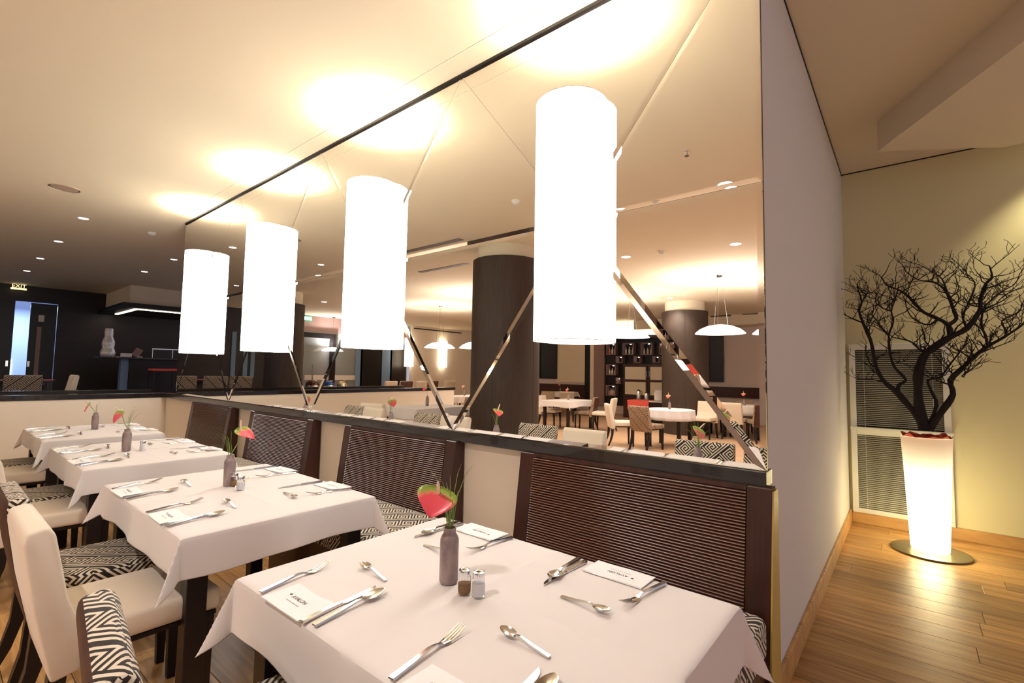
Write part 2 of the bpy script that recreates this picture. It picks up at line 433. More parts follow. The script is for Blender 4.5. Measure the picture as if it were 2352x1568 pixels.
for i in range(4):
    yc = YF - (i + .5) * LM
    lab = ['tall ribbed fabric wall lamp above the table by the half wall', 'tall ribbed fabric wall lamp, third from the corridor wall',
           'tall ribbed fabric wall lamp, second from the corridor wall', 'tall ribbed fabric wall lamp closest to the corridor wall'][i]
    t = wall_lamp('wall_lamp', lab, (-.005, yc, 1.611), 0, .174, .046, 1.165, 'shade_light', 'ribbed wall lamps on the mirror')
    lamp('POINT', (-.06, 0, .90), 46, (1, .94, .85), .035, t)
# ------------------------------------------------------------------ banquette benches
def bench_parts(t, wd):
    """bench against the wall, seat towards -x, local y 0..wd, floor at z 0"""
    zt = 1.052 - PF
    xf = lambda z: -.040 - (zt - z) * .13          # raked front of the back
    zs = .46
    prof = [(.03, .36), (.03, zt - .012), (xf(zt) + .012, zt - .012), (xf(.36) + .012, .36)]
    bm = BM(); prism(bm, prof, .008, wd - .008); obj('back_panel', bm, 'black_wood', t)
    for y0 in (0, wd - .085):
        bm = BM(); prism(bm, [(.03, .02), (.03, zt), (xf(zt), zt), (xf(.30), .30), (xf(.30), .02)], y0, y0 + .085, .003, seg=1); obj('stile', bm, 'dark_wood', t)
    bm = BM(); prism(bm, [(.03, zt - .016), (.03, zt), (xf(zt) - .001, zt), (xf(zt - .016) - .001, zt - .016)], .085, wd - .085); obj('top_rail', bm, 'dark_wood', t)
    me = None; p = .0117; n = 37
    for k in range(n):
        z = zt - .024 - k * p
        if me is None:
            bm = BM(); prism(bm, [(.012, -.0040), (.012, .0044), (.0005, .0044), (-.0022, .0034), (-.0060, .0006), (-.0066, -.0012), (-.0052, -.0034), (-.003, -.0040)], 0, wd - .172)
            me = mesh('slat', bm, 'slat_wood', 35)
        link('slat', me, t, (xf(z) + .004, .086, z))
    obj('base', B(-.55, -.10, .012, wd - .012, .0, .33, .004), 'dark_wood', t)
    bm = box(BM(), -.60, xf(.40) - .012, .004, wd - .004, .332, zs + .012, .03, 4); boxuv(bm); obj('seat_cushion', bm, 'key_fabric', t, 50)
BY = [(.388, 1.157), (2.02, 1.165), (3.64, 1.155), (5.245, 1.14)]
BL = ['dark slatted banquette bench at the table beside the corridor wall', 'dark slatted banquette bench at the second table from the corridor wall',
      'dark slatted banquette bench at the third table from the corridor wall', 'dark slatted banquette bench at the table by the half wall']
for (y, wd), lb in zip(BY, BL):
    t = thing('banquette_bench', lb, 'bench', (0, y, PF), 0, 'slatted banquette benches'); bench_parts(t, wd)
# bench end face by the corridor, its yellow light painted into the colour
bm = BM(); prism(bm, [(.034, .0), (.034, .878), (-.036, .878), (-.115, .33), (-.115, .0)], -.006, -.0005)
t = [o for o in bpy.data.objects if o.name == 'banquette_bench'][0]
tag(obj('end_panel', bm, 'yellow_lit_edge', t), 'end panel with yellow corridor light in its colour')
# ------------------------------------------------------------------ tables, cloths
TX0, TX1 = -1.405, -.628
TY = [(.355, 1.478), (1.962, 3.098), (3.612, 4.735), (5.150, 6.268)]
TN = ['the table beside the corridor wall', 'the second table from the corridor wall', 'the third table from the corridor wall', 'the table by the half wall']
def table(label, cx, cy, lx, ly, z0, h, group, round_=False):
    t = thing('dining_table', label, 'table', (cx, cy, z0), 0, group); zt = h - .009
    if round_:
        bm = BM(); lathe(bm, [(lx / 2 - .02, zt - .03), (lx / 2 - .02, zt)], 32); obj('tabletop', bm, 'black_wood', t)
        s = lx / 2 * .62
    else:
        obj('tabletop', B(-lx / 2 + .02, lx / 2 - .02, -ly / 2 + .02, ly / 2 - .02, zt - .03, zt, .003), 'black_wood', t)
    a, b = (s, s) if round_ else (lx / 2 - .07, ly / 2 - .07)
    for sx in (-1, 1):
        for sy in (-1, 1):
            obj('leg', B(sx * a - .034, sx * a + .034, sy * b - .034, sy * b + .034, 0, zt - .03, .004), 'black_wood', t)
    obj('apron', B(-a, a, -b, b, zt - .09, zt - .031), 'black_wood', t)
    return t
def cloth_bm(lx, ly, ov, n=10, seed=0, flare=1):
    rnd = random.Random(seed); a, b = lx / 2, ly / 2
    def axis(L, n):
        k = [-L - ov * (1 - i / 7) for i in range(7)] + [-L - .005, -L + .004] + [-L + (2 * L) * i / n for i in range(1, n // 2)] + [-.006, 0, .006] + \
            [-L + (2 * L) * i / n for i in range(n // 2 + 1, n)] + [L - .004, L + .005] + [L + ov * (i + 1) / 7 for i in range(7)]
        return k
    us, vs = axis(a, n), axis(b, n + 4); ph = [rnd.uniform(0, 6.28) for _ in range(8)]
    amp = rnd.uniform(.8, 1.2); rot = [rnd.uniform(-.35, .35) for _ in range(4)]
    bm = BM(); G = {}
    for i, u in enumerate(us):
        for j, v in enumerate(vs):
            su, sv = max(0, abs(u) - a), max(0, abs(v) - b); gu, gv = (1 if u > 0 else -1), (1 if v > 0 else -1)
            x, y = max(-a, min(a, u)), max(-b, min(b, v)); z = 0
            if su and sv:                              # corner pleat
                r = math.hypot(su, sv); phi = math.atan2(sv, su); k = min(phi, PI / 2 - phi)
                out = r * math.sin(k) * flare * .62; z = -r * (math.cos(k) + .36 * math.sin(k))
                ci = (0 if gu > 0 else 1) + (0 if gv > 0 else 2); base = math.atan2(gv, gu) + rot[ci]
                open_ = (phi - PI / 4) * gu * gv * 1.0
                x += out * math.cos(base + open_ * .7) + gu * .006; y += out * math.sin(base + open_ * .7) + gv * .006
            elif su or sv:
                s = su or sv; along = v if su else u; LL = b if su else a
                z = -s; e = max(0, 1 - (abs(along) / LL) ** 6)
                wv = (.011 * math.sin(along * 11 + ph[0 if su else 1]) + .007 * math.sin(along * 23 + ph[2 if su else 3])) * (s / ov) * e * amp
                o_ = .004 + .006 * (s / ov) + wv * .8
                if su: x += gu * o_
                else: y += gv * o_
                z += .012 * (s / ov) * math.sin(along * 7 + ph[4]) * e
            else:
                if abs(u) < .001 or abs(v) < .001: z += .0030
                if abs(abs(u) - a * .5) < .03 and False: z += .001
                e = min(a - abs(u), b - abs(v)); z += -.004 * math.exp(-e / .006)
            G[i, j] = bm.verts.new((x, y, z))
    for i in range(len(us) - 1):
        for j in range(len(vs) - 1): bm.faces.new((G[i, j], G[i + 1, j], G[i + 1, j + 1], G[i, j + 1]))
    bmesh.ops.recalc_face_normals(bm, faces=bm.faces); return bm
def round_cloth_bm(r, ov, n=72, seed=1):
    rnd = random.Random(seed); bm = BM(); p = rnd.uniform(0, 6)
    rings = []
    for k, (rr, z) in enumerate([(.02, 0), (r * .5, 0), (r * .96, 0), (r + .004, -.004), (r + .008, -ov * .3), (r + .012, -ov * .65), (r + .016, -ov)]):
        q = max(0, (k - 3) / 3)
        rings.append([((rr + q * .016 * math.sin(14 * a + p)) * math.cos(a), (rr + q * .016 * math.sin(14 * a + p)) * math.sin(a), z) for a in [2 * PI * i / n for i in range(n)]])
    loft(bm, rings, False); bm.faces.new([v for v in bm.verts][:n]); bmesh.ops.recalc_face_normals(bm, faces=bm.faces); return bm
def finish_cloth(o, lv=1):
    s = o.modifiers.new('thickness', 'SOLIDIFY'); s.thickness = .0012; s.offset = 1
    if lv: q = o.modifiers.new('smooth', 'SUBSURF'); q.levels = q.render_levels = lv
OV = [.150, .146, .146, .142]
for k, (y0, y1) in enumerate(TY):
    cx, cy = (TX0 + TX1) / 2, (y0 + y1) / 2
    table('dark timber dining table under the cloth of ' + TN[k], cx, cy, TX1 - TX0, y1 - y0, PF, ZTAB - PF - .001, 'banquette dining tables')
    o = obj('tablecloth', cloth_bm(TX1 - TX0, y1 - y0, OV[k], seed=k + 3), 'cloth', None, 60, (cx, cy, ZTAB - .002))
    finish_cloth(o); tag(o, 'ironed off-white cloth draped over ' + TN[k], 'tablecloth', 'banquette tablecloths')
# ------------------------------------------------------------------ chairs
def make_chair(label, fabric, rear, wd=.42):
    """parsons chair facing +x, floor at z 0"""
    t = thing('dining_chair', label, 'chair'); h = wd / 2
    bm = box(BM(), -.19, .262, -h + .004, h - .004, .405, .495, .022, 3); boxuv(bm); obj('seat', bm, fabric, t, 50)
    bm = BM(); prism(bm, [(-.205, .345), (-.258, .60), (-.288, .80), (-.284, .836), (-.236, .846), (-.216, .82), (-.176, .60), (-.135, .49), (-.135, .36)], -h, h, .012, seg=3)
    boxuv(bm); o = obj('backrest', bm, fabric, t, 40)
    if rear:
        o.data.materials.append(MAT[rear])
        for p in o.data.polygons:
            if p.normal.x < -.6: p.material_index = 1
    obj('seat_frame', B(-.18, .25, -h + .014, h - .014, .388, .404), 'black_wood', t)
    for sy in (-1, 1):
        y = sy * (h - .032)
        bm = BM(); loft(bm, [[(x + a, y + b, z) for a, b in ((-s, -s), (s, -s), (s, s), (-s, s))] for x, z, s in ((.226, 0, .014), (.222, .39, .021))]); obj('leg', bm, 'black_wood', t)
        bm = BM(); loft(bm, [[(x + a, y + b, z) for a, b in ((-s, -s), (s, -s), (s, s), (-s, s))] for x, z, s in ((-.275, 0, .014), (-.225, .12, .018), (-.195, .24, .021), (-.185, .40, .022))]); obj('leg', bm, 'black_wood', t)
    return t
chair_key = make_chair('', 'key_fabric', 'brown_leather'); chair_cream = make_chair('', 'cream_fabric', None)
chair_brown = make_chair('', 'key_brown', None, .46); chair_tan = make_chair('', 'tan_fabric', None, .44); chair_cream_wide = make_chair('', 'cream_fabric', None, .47)
chair_leather = make_chair('', 'key_brown', 'brown_leather', .47); chair_dim = make_chair('', 'key_dim', None, .42)
PROTO = [chair_key, chair_cream, chair_brown, chair_tan, chair_cream_wide, chair_leather]; used = {}
def place_chair(proto, loc, rz, label, group):
    if proto.name not in used:
        used[proto.name] = 1; proto.location = loc; proto.rotation_euler = (0, 0, rz); proto['label'] = label; proto['group'] = group; return proto
    return dup(proto, loc, rz, label, group)
CH = [(chair_key, .70, 'key-patterned dining chair at the corridor end of ' + TN[0]), (chair_key, 1.162, 'key-patterned dining chair at the half-wall end of ' + TN[0]),
      (chair_cream, 2.235, 'cream upholstered dining chair at ' + TN[1]), (chair_key, 2.745, 'key-patterned dining chair at ' + TN[1]),
      (chair_cream, 3.875, 'cream upholstered dining chair at ' + TN[2]), (chair_key, 4.345, 'key-patterned dining chair at ' + TN[2]),
      (chair_cream, 5.40, 'cream upholstered dining chair at ' + TN[3]), (chair_key, 5.84, 'key-patterned dining chair at ' + TN[3])]
for p, y, lb in CH:
    q_ = place_chair(p, (-1.505, y, PF), -.12 if y == 1.162 else random.uniform(-.02, .02), lb, 'chairs along the banquette tables')
    q_.scale = (1, 1, .946)
# ------------------------------------------------------------------ cutlery, napkins
def strip(bm, st):
    """st: (x, z, half width, half thickness)"""
    return loft(bm, [[(x, -w, z - t), (x, w, z - t), (x, w * .8, z + t), (x, -w * .8, z + t)] for x, z, w, t in st])
def fork_me():
    bm = BM(); strip(bm, [(0, .0022, .0075, .0018), (.004, .0022, .008, .002), (.06, .006, .0072, .002), (.105, .0105, .0052, .002), (.125, .0085, .0035, .0018), (.138, .004, .006, .0014), (.150, .0028, .011, .0012), (.163, .003, .0122, .0011)])
    for k in range(4):
        y = -.0104 + k * .0069
        loft(bm, [[(x, y + a * w, z + b * .0009) for a, b in ((-1, -1), (1, -1), (1, 1), (-1, 1))] for x, z, w in ((.161, .003, .0018), (.185, .007, .0017), (.212, .015, .0010))])
    return mesh('dinner_fork', bm, 'steel', 50)
def knife_me():
    bm = BM(); strip(bm, [(0, .0032, .006, .003), (.004, .0034, .0068, .0034), (.06, .0034, .0064, .0033), (.112, .003, .005, .0028)])
    for a in (0,):
        rings = []
        for x, lo, hi in ((.110, -.004, .005), (.120, -.0085, .0055), (.16, -.0095, .0058), (.195, -.0085, .006), (.214, -.004, .0062), (.224, .004, .0063)):
            rings.append([(x, lo, .0022), (x, hi, .0016), (x, hi, .0038), (x, lo, .0026)])
        loft(bm, rings)
    return mesh('table_knife', bm, 'steel', 50)
def spoon_me(L, bl, bw, name):
    bm = BM(); hl = L - bl; k = L / .205
    strip(bm, [(0, .0022, .0075 * k, .0018), (.004, .0022, .008 * k, .002), (hl * .5, .006, .007 * k, .002), (hl * .86, .0115, .0048 * k, .002), (hl * .97, .0105, .0035 * k, .0017), (hl + .006, .008, .005 * k, .0012)])
    rings = []; n = 9
    for i in range(n + 1):
        s = i / n; x = hl + .001 + bl * s; w = bw * max(.12, math.sin(PI * min(1, max(0, (s * .93 + .05)))) ** .62 * (1 - .10 * s)); dz = .009 * math.sin(PI * (s * .9 + .06))
        zc = .0092 + .004 * s
        topc = [(-1, 0), (-.6, .66), (0, 1), (.6, .66), (1, 0)]
        rings.append([(x, a * w, zc - d * dz) for a, d in topc] + [(x, a * w * .97, zc - d * dz - .0012) for a, d in reversed(topc)])
    loft(bm, rings); return mesh(name, bm, 'steel', 60)
ME = {'dinner_fork': fork_me(), 'table_knife': knife_me(), 'table_spoon': spoon_me(.205, .068, .0205, 'table_spoon'), 'tea_spoon': spoon_me(.142, .048, .0155, 'tea_spoon')}
CATS = {'dinner_fork': 'fork', 'table_knife': 'knife', 'table_spoon': 'spoon', 'tea_spoon': 'spoon'}
WORD = {'dinner_fork': 'steel fork', 'table_knife': 'steel knife', 'table_spoon': 'steel table spoon', 'tea_spoon': 'small steel teaspoon'}
def napkin_bm(seed):
    rnd = random.Random(seed); bm = BM(); nx, ny = 8, 14; lx, ly = .098, .186; G = {}
    p = [rnd.uniform(0, 6) for _ in range(3)]
    for l in (0, 1):
        for i in range(nx + 1):
            for j in range(ny + 1):
                x, y = lx * (i / nx - .5), ly * (j / ny - .5); e = abs(i / nx - .5) * 2
                z = .0004 if l == 0 else .0028 + .0014 * math.sin(y * 48 + p[0]) * (1 if i == nx else .35) * (e ** 2) + .0022 * (i == nx) * (math.sin(y * 30 + p[1]) > 0)
                G[l, i, j] = bm.verts.new((x, y, z))
    for l in (0, 1):
        for i in range(nx):
            for j in range(ny): bm.faces.new([G[l, i, j], G[l, i + 1, j], G[l, i + 1, j + 1], G[l, i, j + 1]][::1 if l else -1])
    for i in range(nx):
        for j in (0, ny): bm.faces.new((G[0, i, j], G[0, i + 1, j], G[1, i + 1, j], G[1, i, j]))
    for j in range(ny):
        for i in (0, nx): bm.faces.new((G[0, i, j], G[0, i, j + 1], G[1, i, j + 1], G[1, i, j]))
    bmesh.ops.recalc_face_normals(bm, faces=bm.faces); return bm
def text_me(name, body, size, m, extrude=0, sx=1, align='CENTER'):
    cu = bpy.data.curves.new(name, 'FONT'); cu.body = body; cu.size = size; cu.extrude = extrude; cu.align_x = align; cu.align_y = 'CENTER'
    o = bpy.data.objects.new(name, cu); me = bpy.data.meshes.new_from_object(o); bpy.data.objects.remove(o)
    me.transform(Matrix.Diagonal((sx, 1, 1, 1))); me.materials.clear(); me.materials.append(MAT[m]); me.name = name; return me
# lettering runs along -y, its top towards +x (read from the chair)
RT = Matrix.Rotation(-PI / 2, 4, 'Z')
LOGO = text_me('lettering', 'AVALON', .0175, 'napkin_print', 0, .92); LOGO.transform(RT)
bm = BM()
for k, (a, ln) in enumerate(((2.3, .007), (1.9, .009), (1.4, .010), (1.0, .009))):      # small sprig emblem
    d = Vector((math.cos(a), math.sin(a))); n = Vector((-d.y, d.x)) * .0009; p = Vector((-.047, -.003))
    bm.faces.new([bm.verts.new((q.x, q.y, 0)) for q in (p - n, p + d * ln * .5 - n * 1.6, p + d * ln, p + d * ln * .5 + n * 1.6)][::-1])
bmesh.ops.recalc_face_normals(bm, faces=bm.faces); EMB = mesh('emblem', bm, 'napkin_print'); EMB.transform(RT)
bm = BM()
for k in range(11):                                                                     # row of tiny unreadable letters
    x = -.030 + k * .006; box(bm, x - .0012, x + .0012, -.0012, .0010, 0, .0001)
SUB = mesh('small_print', bm, 'napkin_print'); SUB.transform(Matrix.Translation((-.0, -.0145, 0))); SUB.transform(RT)
NAP = [mesh('paper_napkin', napkin_bm(k), 'napkin', 50) for k in range(3)]
def setting(ti, side, y, end, jit):
    """side -1 chair side, +1 bench side"""
    rnd = random.Random(ti * 10 + (side > 0) * 5 + (end == 'corridor end') + 1); j = lambda s: rnd.uniform(-s, s) * jit
    where = ', %s side, %s of %s' % ('bench' if side > 0 else 'chair', end, TN[ti].replace('the ', '', 1))
    grp = 'place settings on the banquette tables'
    z = ZTAB + .001
    def put(kind, x0, dy0, x1, dy1):
        a = math.atan2(dy1 - dy0, x1 - x0)
        tag(link(kind, ME[kind], None, (x0, y + dy0, z), a), WORD[kind] + where, CATS[kind], grp)
    if side < 0:
        put('dinner_fork', -1.408 + j(.01), .118 + j(.01), -1.204, .146 + j(.015))
        put('table_knife', -1.412 + j(.01), -.106 + j(.008), -1.19, -.080 + j(.012))
        put('table_spoon', -1.404 + j(.01), -.142 + j(.008), -1.20, -.118 + j(.012))
        put('tea_spoon', -1.148 + j(.01), -.068 + j(.01), -1.138, .07 + j(.01))
        nx, rz = -1.372, 0
    else:
        put('dinner_fork', -.640 + j(.008), -.126 + j(.01), -.80, -.112 + j(.02))
        put('table_knife', -.652 + j(.008), .118 + j(.01), -.81, .125 + j(.03))
        if ti == 0: put('table_spoon', -.644, .150, -.806, .128)
        put('tea_spoon', -.90 + j(.012), .045 + j(.01), -.905, -.075 + j(.01))
        nx, rz = -.672, PI
    n = link('paper_napkin', NAP[rnd.randrange(3)], None, (nx + j(.006), y + j(.008), z - .0002), rz + j(.05))
    tag(n, 'folded white paper napkin' + where, 'napkin', grp)
    link('lettering', LOGO, n, (.004, 0, .0034)); link('emblem', EMB, n, (.006, 0, .0034)); link('small_print', SUB, n, (0, 0, .0034))
for ti, (y0, y1) in enumerate(TY):
    cy = (y0 + y1) / 2
    offs = (.29, -.262) if ti == 0 else (.285, -.275)
    for side in (-1, 1):
        for o_, end in zip(offs, ('half-wall end', 'corridor end')):
            setting(ti, side, cy + o_ + (.0 if side < 0 else (.02 if ti == 0 else 0)), end, .4 if ti == 0 else 1)
# ------------------------------------------------------------------ vases, flowers, shakers
VASE = [(-1.040, 1.006), (-1.012, 2.627), (-1.10, 4.166), (-.998, 5.750)]
def vase_bm():
    bm = BM(); lathe(bm, [(.021, 0), (.0248, .003), (.0262, .010), (.0264, .108), (.0256, .120), (.0215, .130), (.0172, .136), (.0168, .144), (.0182, .148), (.0182, .151), (.0155, .151), (.0148, .138), (.0148, .11)], 28); return bm
VME = mesh('bottle_vase', vase_bm(), 'vase_ceramic', 50)
def spathe_bm(L, wd):
    """heart-shaped spathe: root at origin, tip along +x, curved; uv.y runs from lobes to tip"""
    bm = BM(); uvl = bm.loops.layers.uv.verify(); n, mm = 14, 10; G = {}
    for i in range(n + 1):
        s = i / n
        x = -L * .26 + L * 1.26 * s; hw = wd * (math.sin(PI * (s ** .62)) ** .8) * (1 - .12 * s) + .0004
        for j in range(mm + 1):
            c = j / mm * 2 - 1; y = hw * c
            notch = L * .20 * max(0, 1 - abs(c) * 2.2) * max(0, 1 - s * 3.0)
            z = .12 * L * (c * c) * (1 - s * .3) - .12 * L * (s - .3) ** 2 + .01 * L * math.sin(c * 9) * (1 - s)
            G[i, j] = (bm.verts.new((x + notch, y, z)), (c, s))
    for i in range(n):
        for j in range(mm):
            q = [G[i, j], G[i + 1, j], G[i + 1, j + 1], G[i, j + 1]]
            f = bm.faces.new([v for v, _ in q])
            for l, (_, t) in zip(f.loops, q): l[uvl].uv = t
    return bm
def anthurium(base, head, tipdir, updir, L, wd, label, bend):
    t = thing('anthurium_flower', label, 'flower', base, 0, 'anthuriums on the banquette tables'); h = Vector(head) - Vector(base)
    mid = h * .5 + Vector(bend)
    bm = BM(); tube(bm, [(0, 0, -.06), (0, 0, 0), mid * .6, mid, h * .8 + Vector(bend) * .5, h], [.0022] * 6, 6); obj('stem', bm, 'stem_green', t, 60)
    x = Vector(tipdir).normalized(); zz = Vector(updir); zz = (zz - x * zz.dot(x)).normalized(); yy = zz.cross(x)
    M4 = Matrix((x, yy, zz)).transposed().to_4x4(); M4.translation = h
    bm = spathe_bm(L, wd); bm.transform(M4); s = obj('spathe', bm, 'spathe', t, 80)
    mo = s.modifiers.new('t', 'SOLIDIFY'); mo.thickness = .0008
    bm = BM(); tube(bm, [h + M4.to_3x3() @ Vector(p) for p in ((0, 0, 0), (-.004, 0, .018), (-.012, 0, .042), (-.016, 0, .056), (-.017, 0, .060))], [.0040, .0046, .0042, .0032, .0012], 8); obj('spadix', bm, 'spadix', t, 60)
def grass(base, n, hgt, spread, seed, label, lean=(0, 0)):
    rnd = random.Random(seed); t = thing('grass_sprig', label, 'grass', base, 0, 'grass sprigs in the vases')
    for k in range(n):
        a = rnd.uniform(0, 2 * PI); sp = rnd.uniform(.2, 1) * spread; hh = hgt * rnd.uniform(.6, 1.05)
        ex, ey = sp * math.cos(a) + lean[0], sp * math.sin(a) + lean[1]
        pts = [(.006 * math.cos(a), .006 * math.sin(a), -.06), (.008 * math.cos(a), .008 * math.sin(a), 0), (ex * .35, ey * .35, hh * .5), (ex * .75, ey * .75, hh * .85), (ex * 1.15, ey * 1.15, hh)]
        bm = BM(); tube(bm, pts, [.0012, .0012, .0011, .0008, .0003], 4); obj('blade', bm, 'green_leaf', t)
CAMR = Vector((.635, -.772, 0)); CAMB = Vector((-.772, -.635, 0))   # view-right and towards-viewer, level
VL = ['pink-flowered', 'side-facing flowered', 'red-tipped flowered', 'small-flowered']
for k, (x, y) in enumerate(VASE):
    tag(link('bottle_vase', VME, None, (x, y, ZTAB)), 'grey-brown ceramic bottle vase on ' + TN[k], 'vase', 'bottle vases on the banquette tables')
NK = ZTAB + .150
def hd(k, px, py, towards=0.0):           # flower head seen at a pixel, over its own vase
    x, y = VASE[k]; d = fw + rt * ((px - 1176) / F_PX) - up * ((py - 784) / F_PX)
    n = Vector((fw.x, fw.y, 0)).normalized(); t = (Vector((x, y, 0)) - Vector((CAM.x, CAM.y, 0))).dot(n) - towards
    return CAM + d * (t / d.dot(n))
bx = lambda k: (VASE[k][0], VASE[k][1], NK)
anthurium(bx(0), hd(0, 1008, 1132, .02), CAMB * .35 - Vector((0, 0, 1)) * .72 - CAMR * .22, CAMB * .95 + Vector((0, 0, .55)), .068, .060, 'pink and green anthurium in the vase on ' + TN[0], CAMR * .006)
anthurium(bx(1), hd(1, 552, 990), CAMR * .9 - Vector((0, 0, .45)), Vector((0, 0, 1)) - CAMR * .1 + CAMB * .25, .080, .046, 'pink anthurium turned to the bench on ' + TN[1], CAMR * .012)
anthurium(bx(2), hd(2, 279, 948), -CAMR * .45 - Vector((0, 0, .9)) + CAMB * .3, -CAMB * .1 + Vector((0, 0, .7)) - CAMR * .3, .076, .050, 'red and green anthurium in the vase on ' + TN[2], -CAMR * .004)
anthurium(bx(3), hd(3, 206, 928), -CAMR * .35 - Vector((0, 0, .8)) + CAMB * .2, Vector((0, 0, .9)) - CAMR * .4 + CAMB * .3, .074, .044, 'green and red anthurium in the vase on ' + TN[3], -CAMR * .003)
grass(bx(0), 10, .165, .075, 5, 'thin grass blades around the anthurium on ' + TN[0])
grass(bx(1), 7, .135, .045, 8, 'thin grass blades beside the anthurium on ' + TN[1], (-CAMR * .02).xy)
grass(bx(2), 6, .16, .05, 3, 'thin grass blades beside the anthurium on ' + TN[2], (CAMR * .03).xy)
grass(bx(3), 4, .11, .03, 4, 'thin grass blades beside the anthurium on ' + TN[3])
def shaker_me():
    n = 10; r = []
    for rad, z in ((.0155, 0), (.0172, .003), (.0185, .018), (.0182, .036), (.0160, .049), (.0150, .052)):
        r.append([(rad * (1 - .05 * (i % 2)) * math.cos(PI * i / n), rad * (1 - .05 * (i % 2)) * math.sin(PI * i / n), z) for i in range(2 * n)])
    bm = BM(); loft(bm, r); return mesh('glass_body', bm, 'glass', 20)
SGL = shaker_me()
bm = BM(); lathe(bm, [(.0158, .0505), (.0158, .061), (.0150, .0645), (.0105, .0660), (.0095, .0652), (.001, .0652)], 24); SCAP = mesh('cap', bm, 'chrome', 40)
def shaker(x, y, fill, lvl, label):
    t = thing('shaker', label, 'shaker', (x, y, ZTAB), 0, 'glass shakers on the banquette tables')
    link('glass_body', SGL, t); link('cap', SCAP, t)
    bm = BM(); lathe(bm, [(.0130, .005), (.0152, .008), (.0160, .02), (.0158, lvl - .002), (.0155, lvl)], 16); obj('contents', bm, fill, t, 40)
shaker(-1.062, .922, 'pepper', .030, 'pepper shaker with chrome cap on ' + TN[0]); shaker(-1.048, .884, 'salt', .038, 'salt shaker with chrome cap on ' + TN[0])
p = on(538, 1117, z=ZTAB); shaker(p.x, p.y, 'pepper', .030, 'pepper shaker with chrome cap on ' + TN[1])
p = on(545, 1123, z=ZTAB); shaker(p.x + .0, p.y - .035, 'salt', .038, 'salt shaker with chrome cap on ' + TN[1])
p = on(327, 1034, z=ZTAB); shaker(p.x, p.y, 'salt', .045, 'single salt shaker with chrome cap on ' + TN[2])

# ------------------------------------------------------------------ corridor: window with blinds
wn = link('window_1', None); tag(wn, 'white framed window with closed venetian blinds', kind='structure')
WX = XW - .0005
wy0, wy1 = on(1953, 900, x=WX).y, on(2182, 900, x=WX).y        # left (larger y) and right edge
z0, zs, z1 = .115, .955, 1.803
fd = .055
for (a, b, c, d) in ((wy1, wy0, z1 - .06, z1), (wy1, wy0, z0, z0 + .045), (wy0 - .05, wy0, z0 + .045, z1 - .06), (wy1, wy1 + .05, z0 + .045, z1 - .06)):
    obj('window_frame', B(WX - fd, WX, a, b, c, d, .004), 'white_trim', wn)
obj('sill', B(WX - .10, WX, wy1 - .01, wy0, zs - .012, zs + .012, .003), 'white_trim', wn)
obj('window_frame', B(WX - fd, WX, wy1 + .05, wy0 - .05, zs - .065, zs - .012, .003), 'white_trim', wn)
obj('pane', B(WX - .012, WX - .006, wy1 + .05, wy0 - .05, z0 + .045, z1 - .06), 'blind_dark', wn)
ln = (wy0 - .05) - (wy1 + .05) - .006; bm = BM()
prism(bm, [(-.0105, -.0046), (-.0102, -.0054), (0, .0006), (.0105, .0030), (.0103, .0039), (0, .0018)], 0, ln); SL = mesh('blind_slat', bm, 'blind_slat')
for za, zb in ((z0 + .055, zs - .07), (zs + .02, z1 - .066)):
    z = zb - .008
    while z > za: link('slat', SL, wn, (WX - .028, wy1 + .053, z)); z -= .0185
for yy in (wy0 - .12, wy1 + .12):
    bm = BM(); tube(bm, [(WX - .0395, yy, z0 + .05), (WX - .0395, yy, zs - .066)], .0012, 5); tube(bm, [(WX - .0395, yy, zs + .014), (WX - .0395, yy, z1 - .06)], .0012, 5); obj('ladder_cord', bm, 'white_trim', wn)
# ------------------------------------------------------------------ glowing planter and branch tree
PB = on(2137, 1268, z=0); PX, PY = PB.x, PB.y
pl = thing('glowing_planter', 'tall tapered white planter lit from inside on a round bronze base', 'planter', (PX, PY, 0))
bm = BM(); lathe(bm, [(.262, 0), (.268, .005), (.266, .014), (.255, .017), (.002, .017)], 48); obj('base_disc', bm, 'bronze_disc', pl, 40)
bm = BM(); lathe(bm, [(.118, .02), (.128, .032), (.140, .30), (.158, .70), (.172, .955), (.174, .965), (.166, .968), (.164, .955)], 48, cap=False); o = obj('pot', bm, 'glow_plastic', pl, 40)
lamp('POINT', (0, 0, .20), 24, (1, .90, .55), .07, pl)
lamp('POINT', (0, 0, .55), 5, (1, .92, .66), .06, pl)
bm = BM(); rnd = random.Random(3)
G = {}
for i in range(9):
    for j in range(28):
        a = 2 * PI * j / 28; r = .02 + .150 * i / 8
        G[i, j] = bm.verts.new((r * math.cos(a), r * math.sin(a), .962 + rnd.uniform(-.012, .026) + .012 * (i == 8)))
for i in range(8):
    for j in range(28): bm.faces.new((G[i, j], G[i + 1, j], G[i + 1, (j + 1) % 28], G[i, (j + 1) % 28]))
bm.faces.new([G[0, j] for j in range(28)])
tag(obj('crepe_paper', bm, 'red_paper', None, None, (PX, PY, 0)), 'crumpled rust-red paper around the branch in the planter', 'paper')
tr = thing('branch_tree', 'bare dark twisted branches standing in the lit planter', 'branches', (PX, PY, 0))
def cr(cx, cy, dx=0):                     # crop point on the photograph -> local point near the trunk plane
    p = on(1900 + cx / 2.119, 580 + cy / 2.119, x=PX + dx); return Vector((p.x - PX, p.y - PY, p.z))
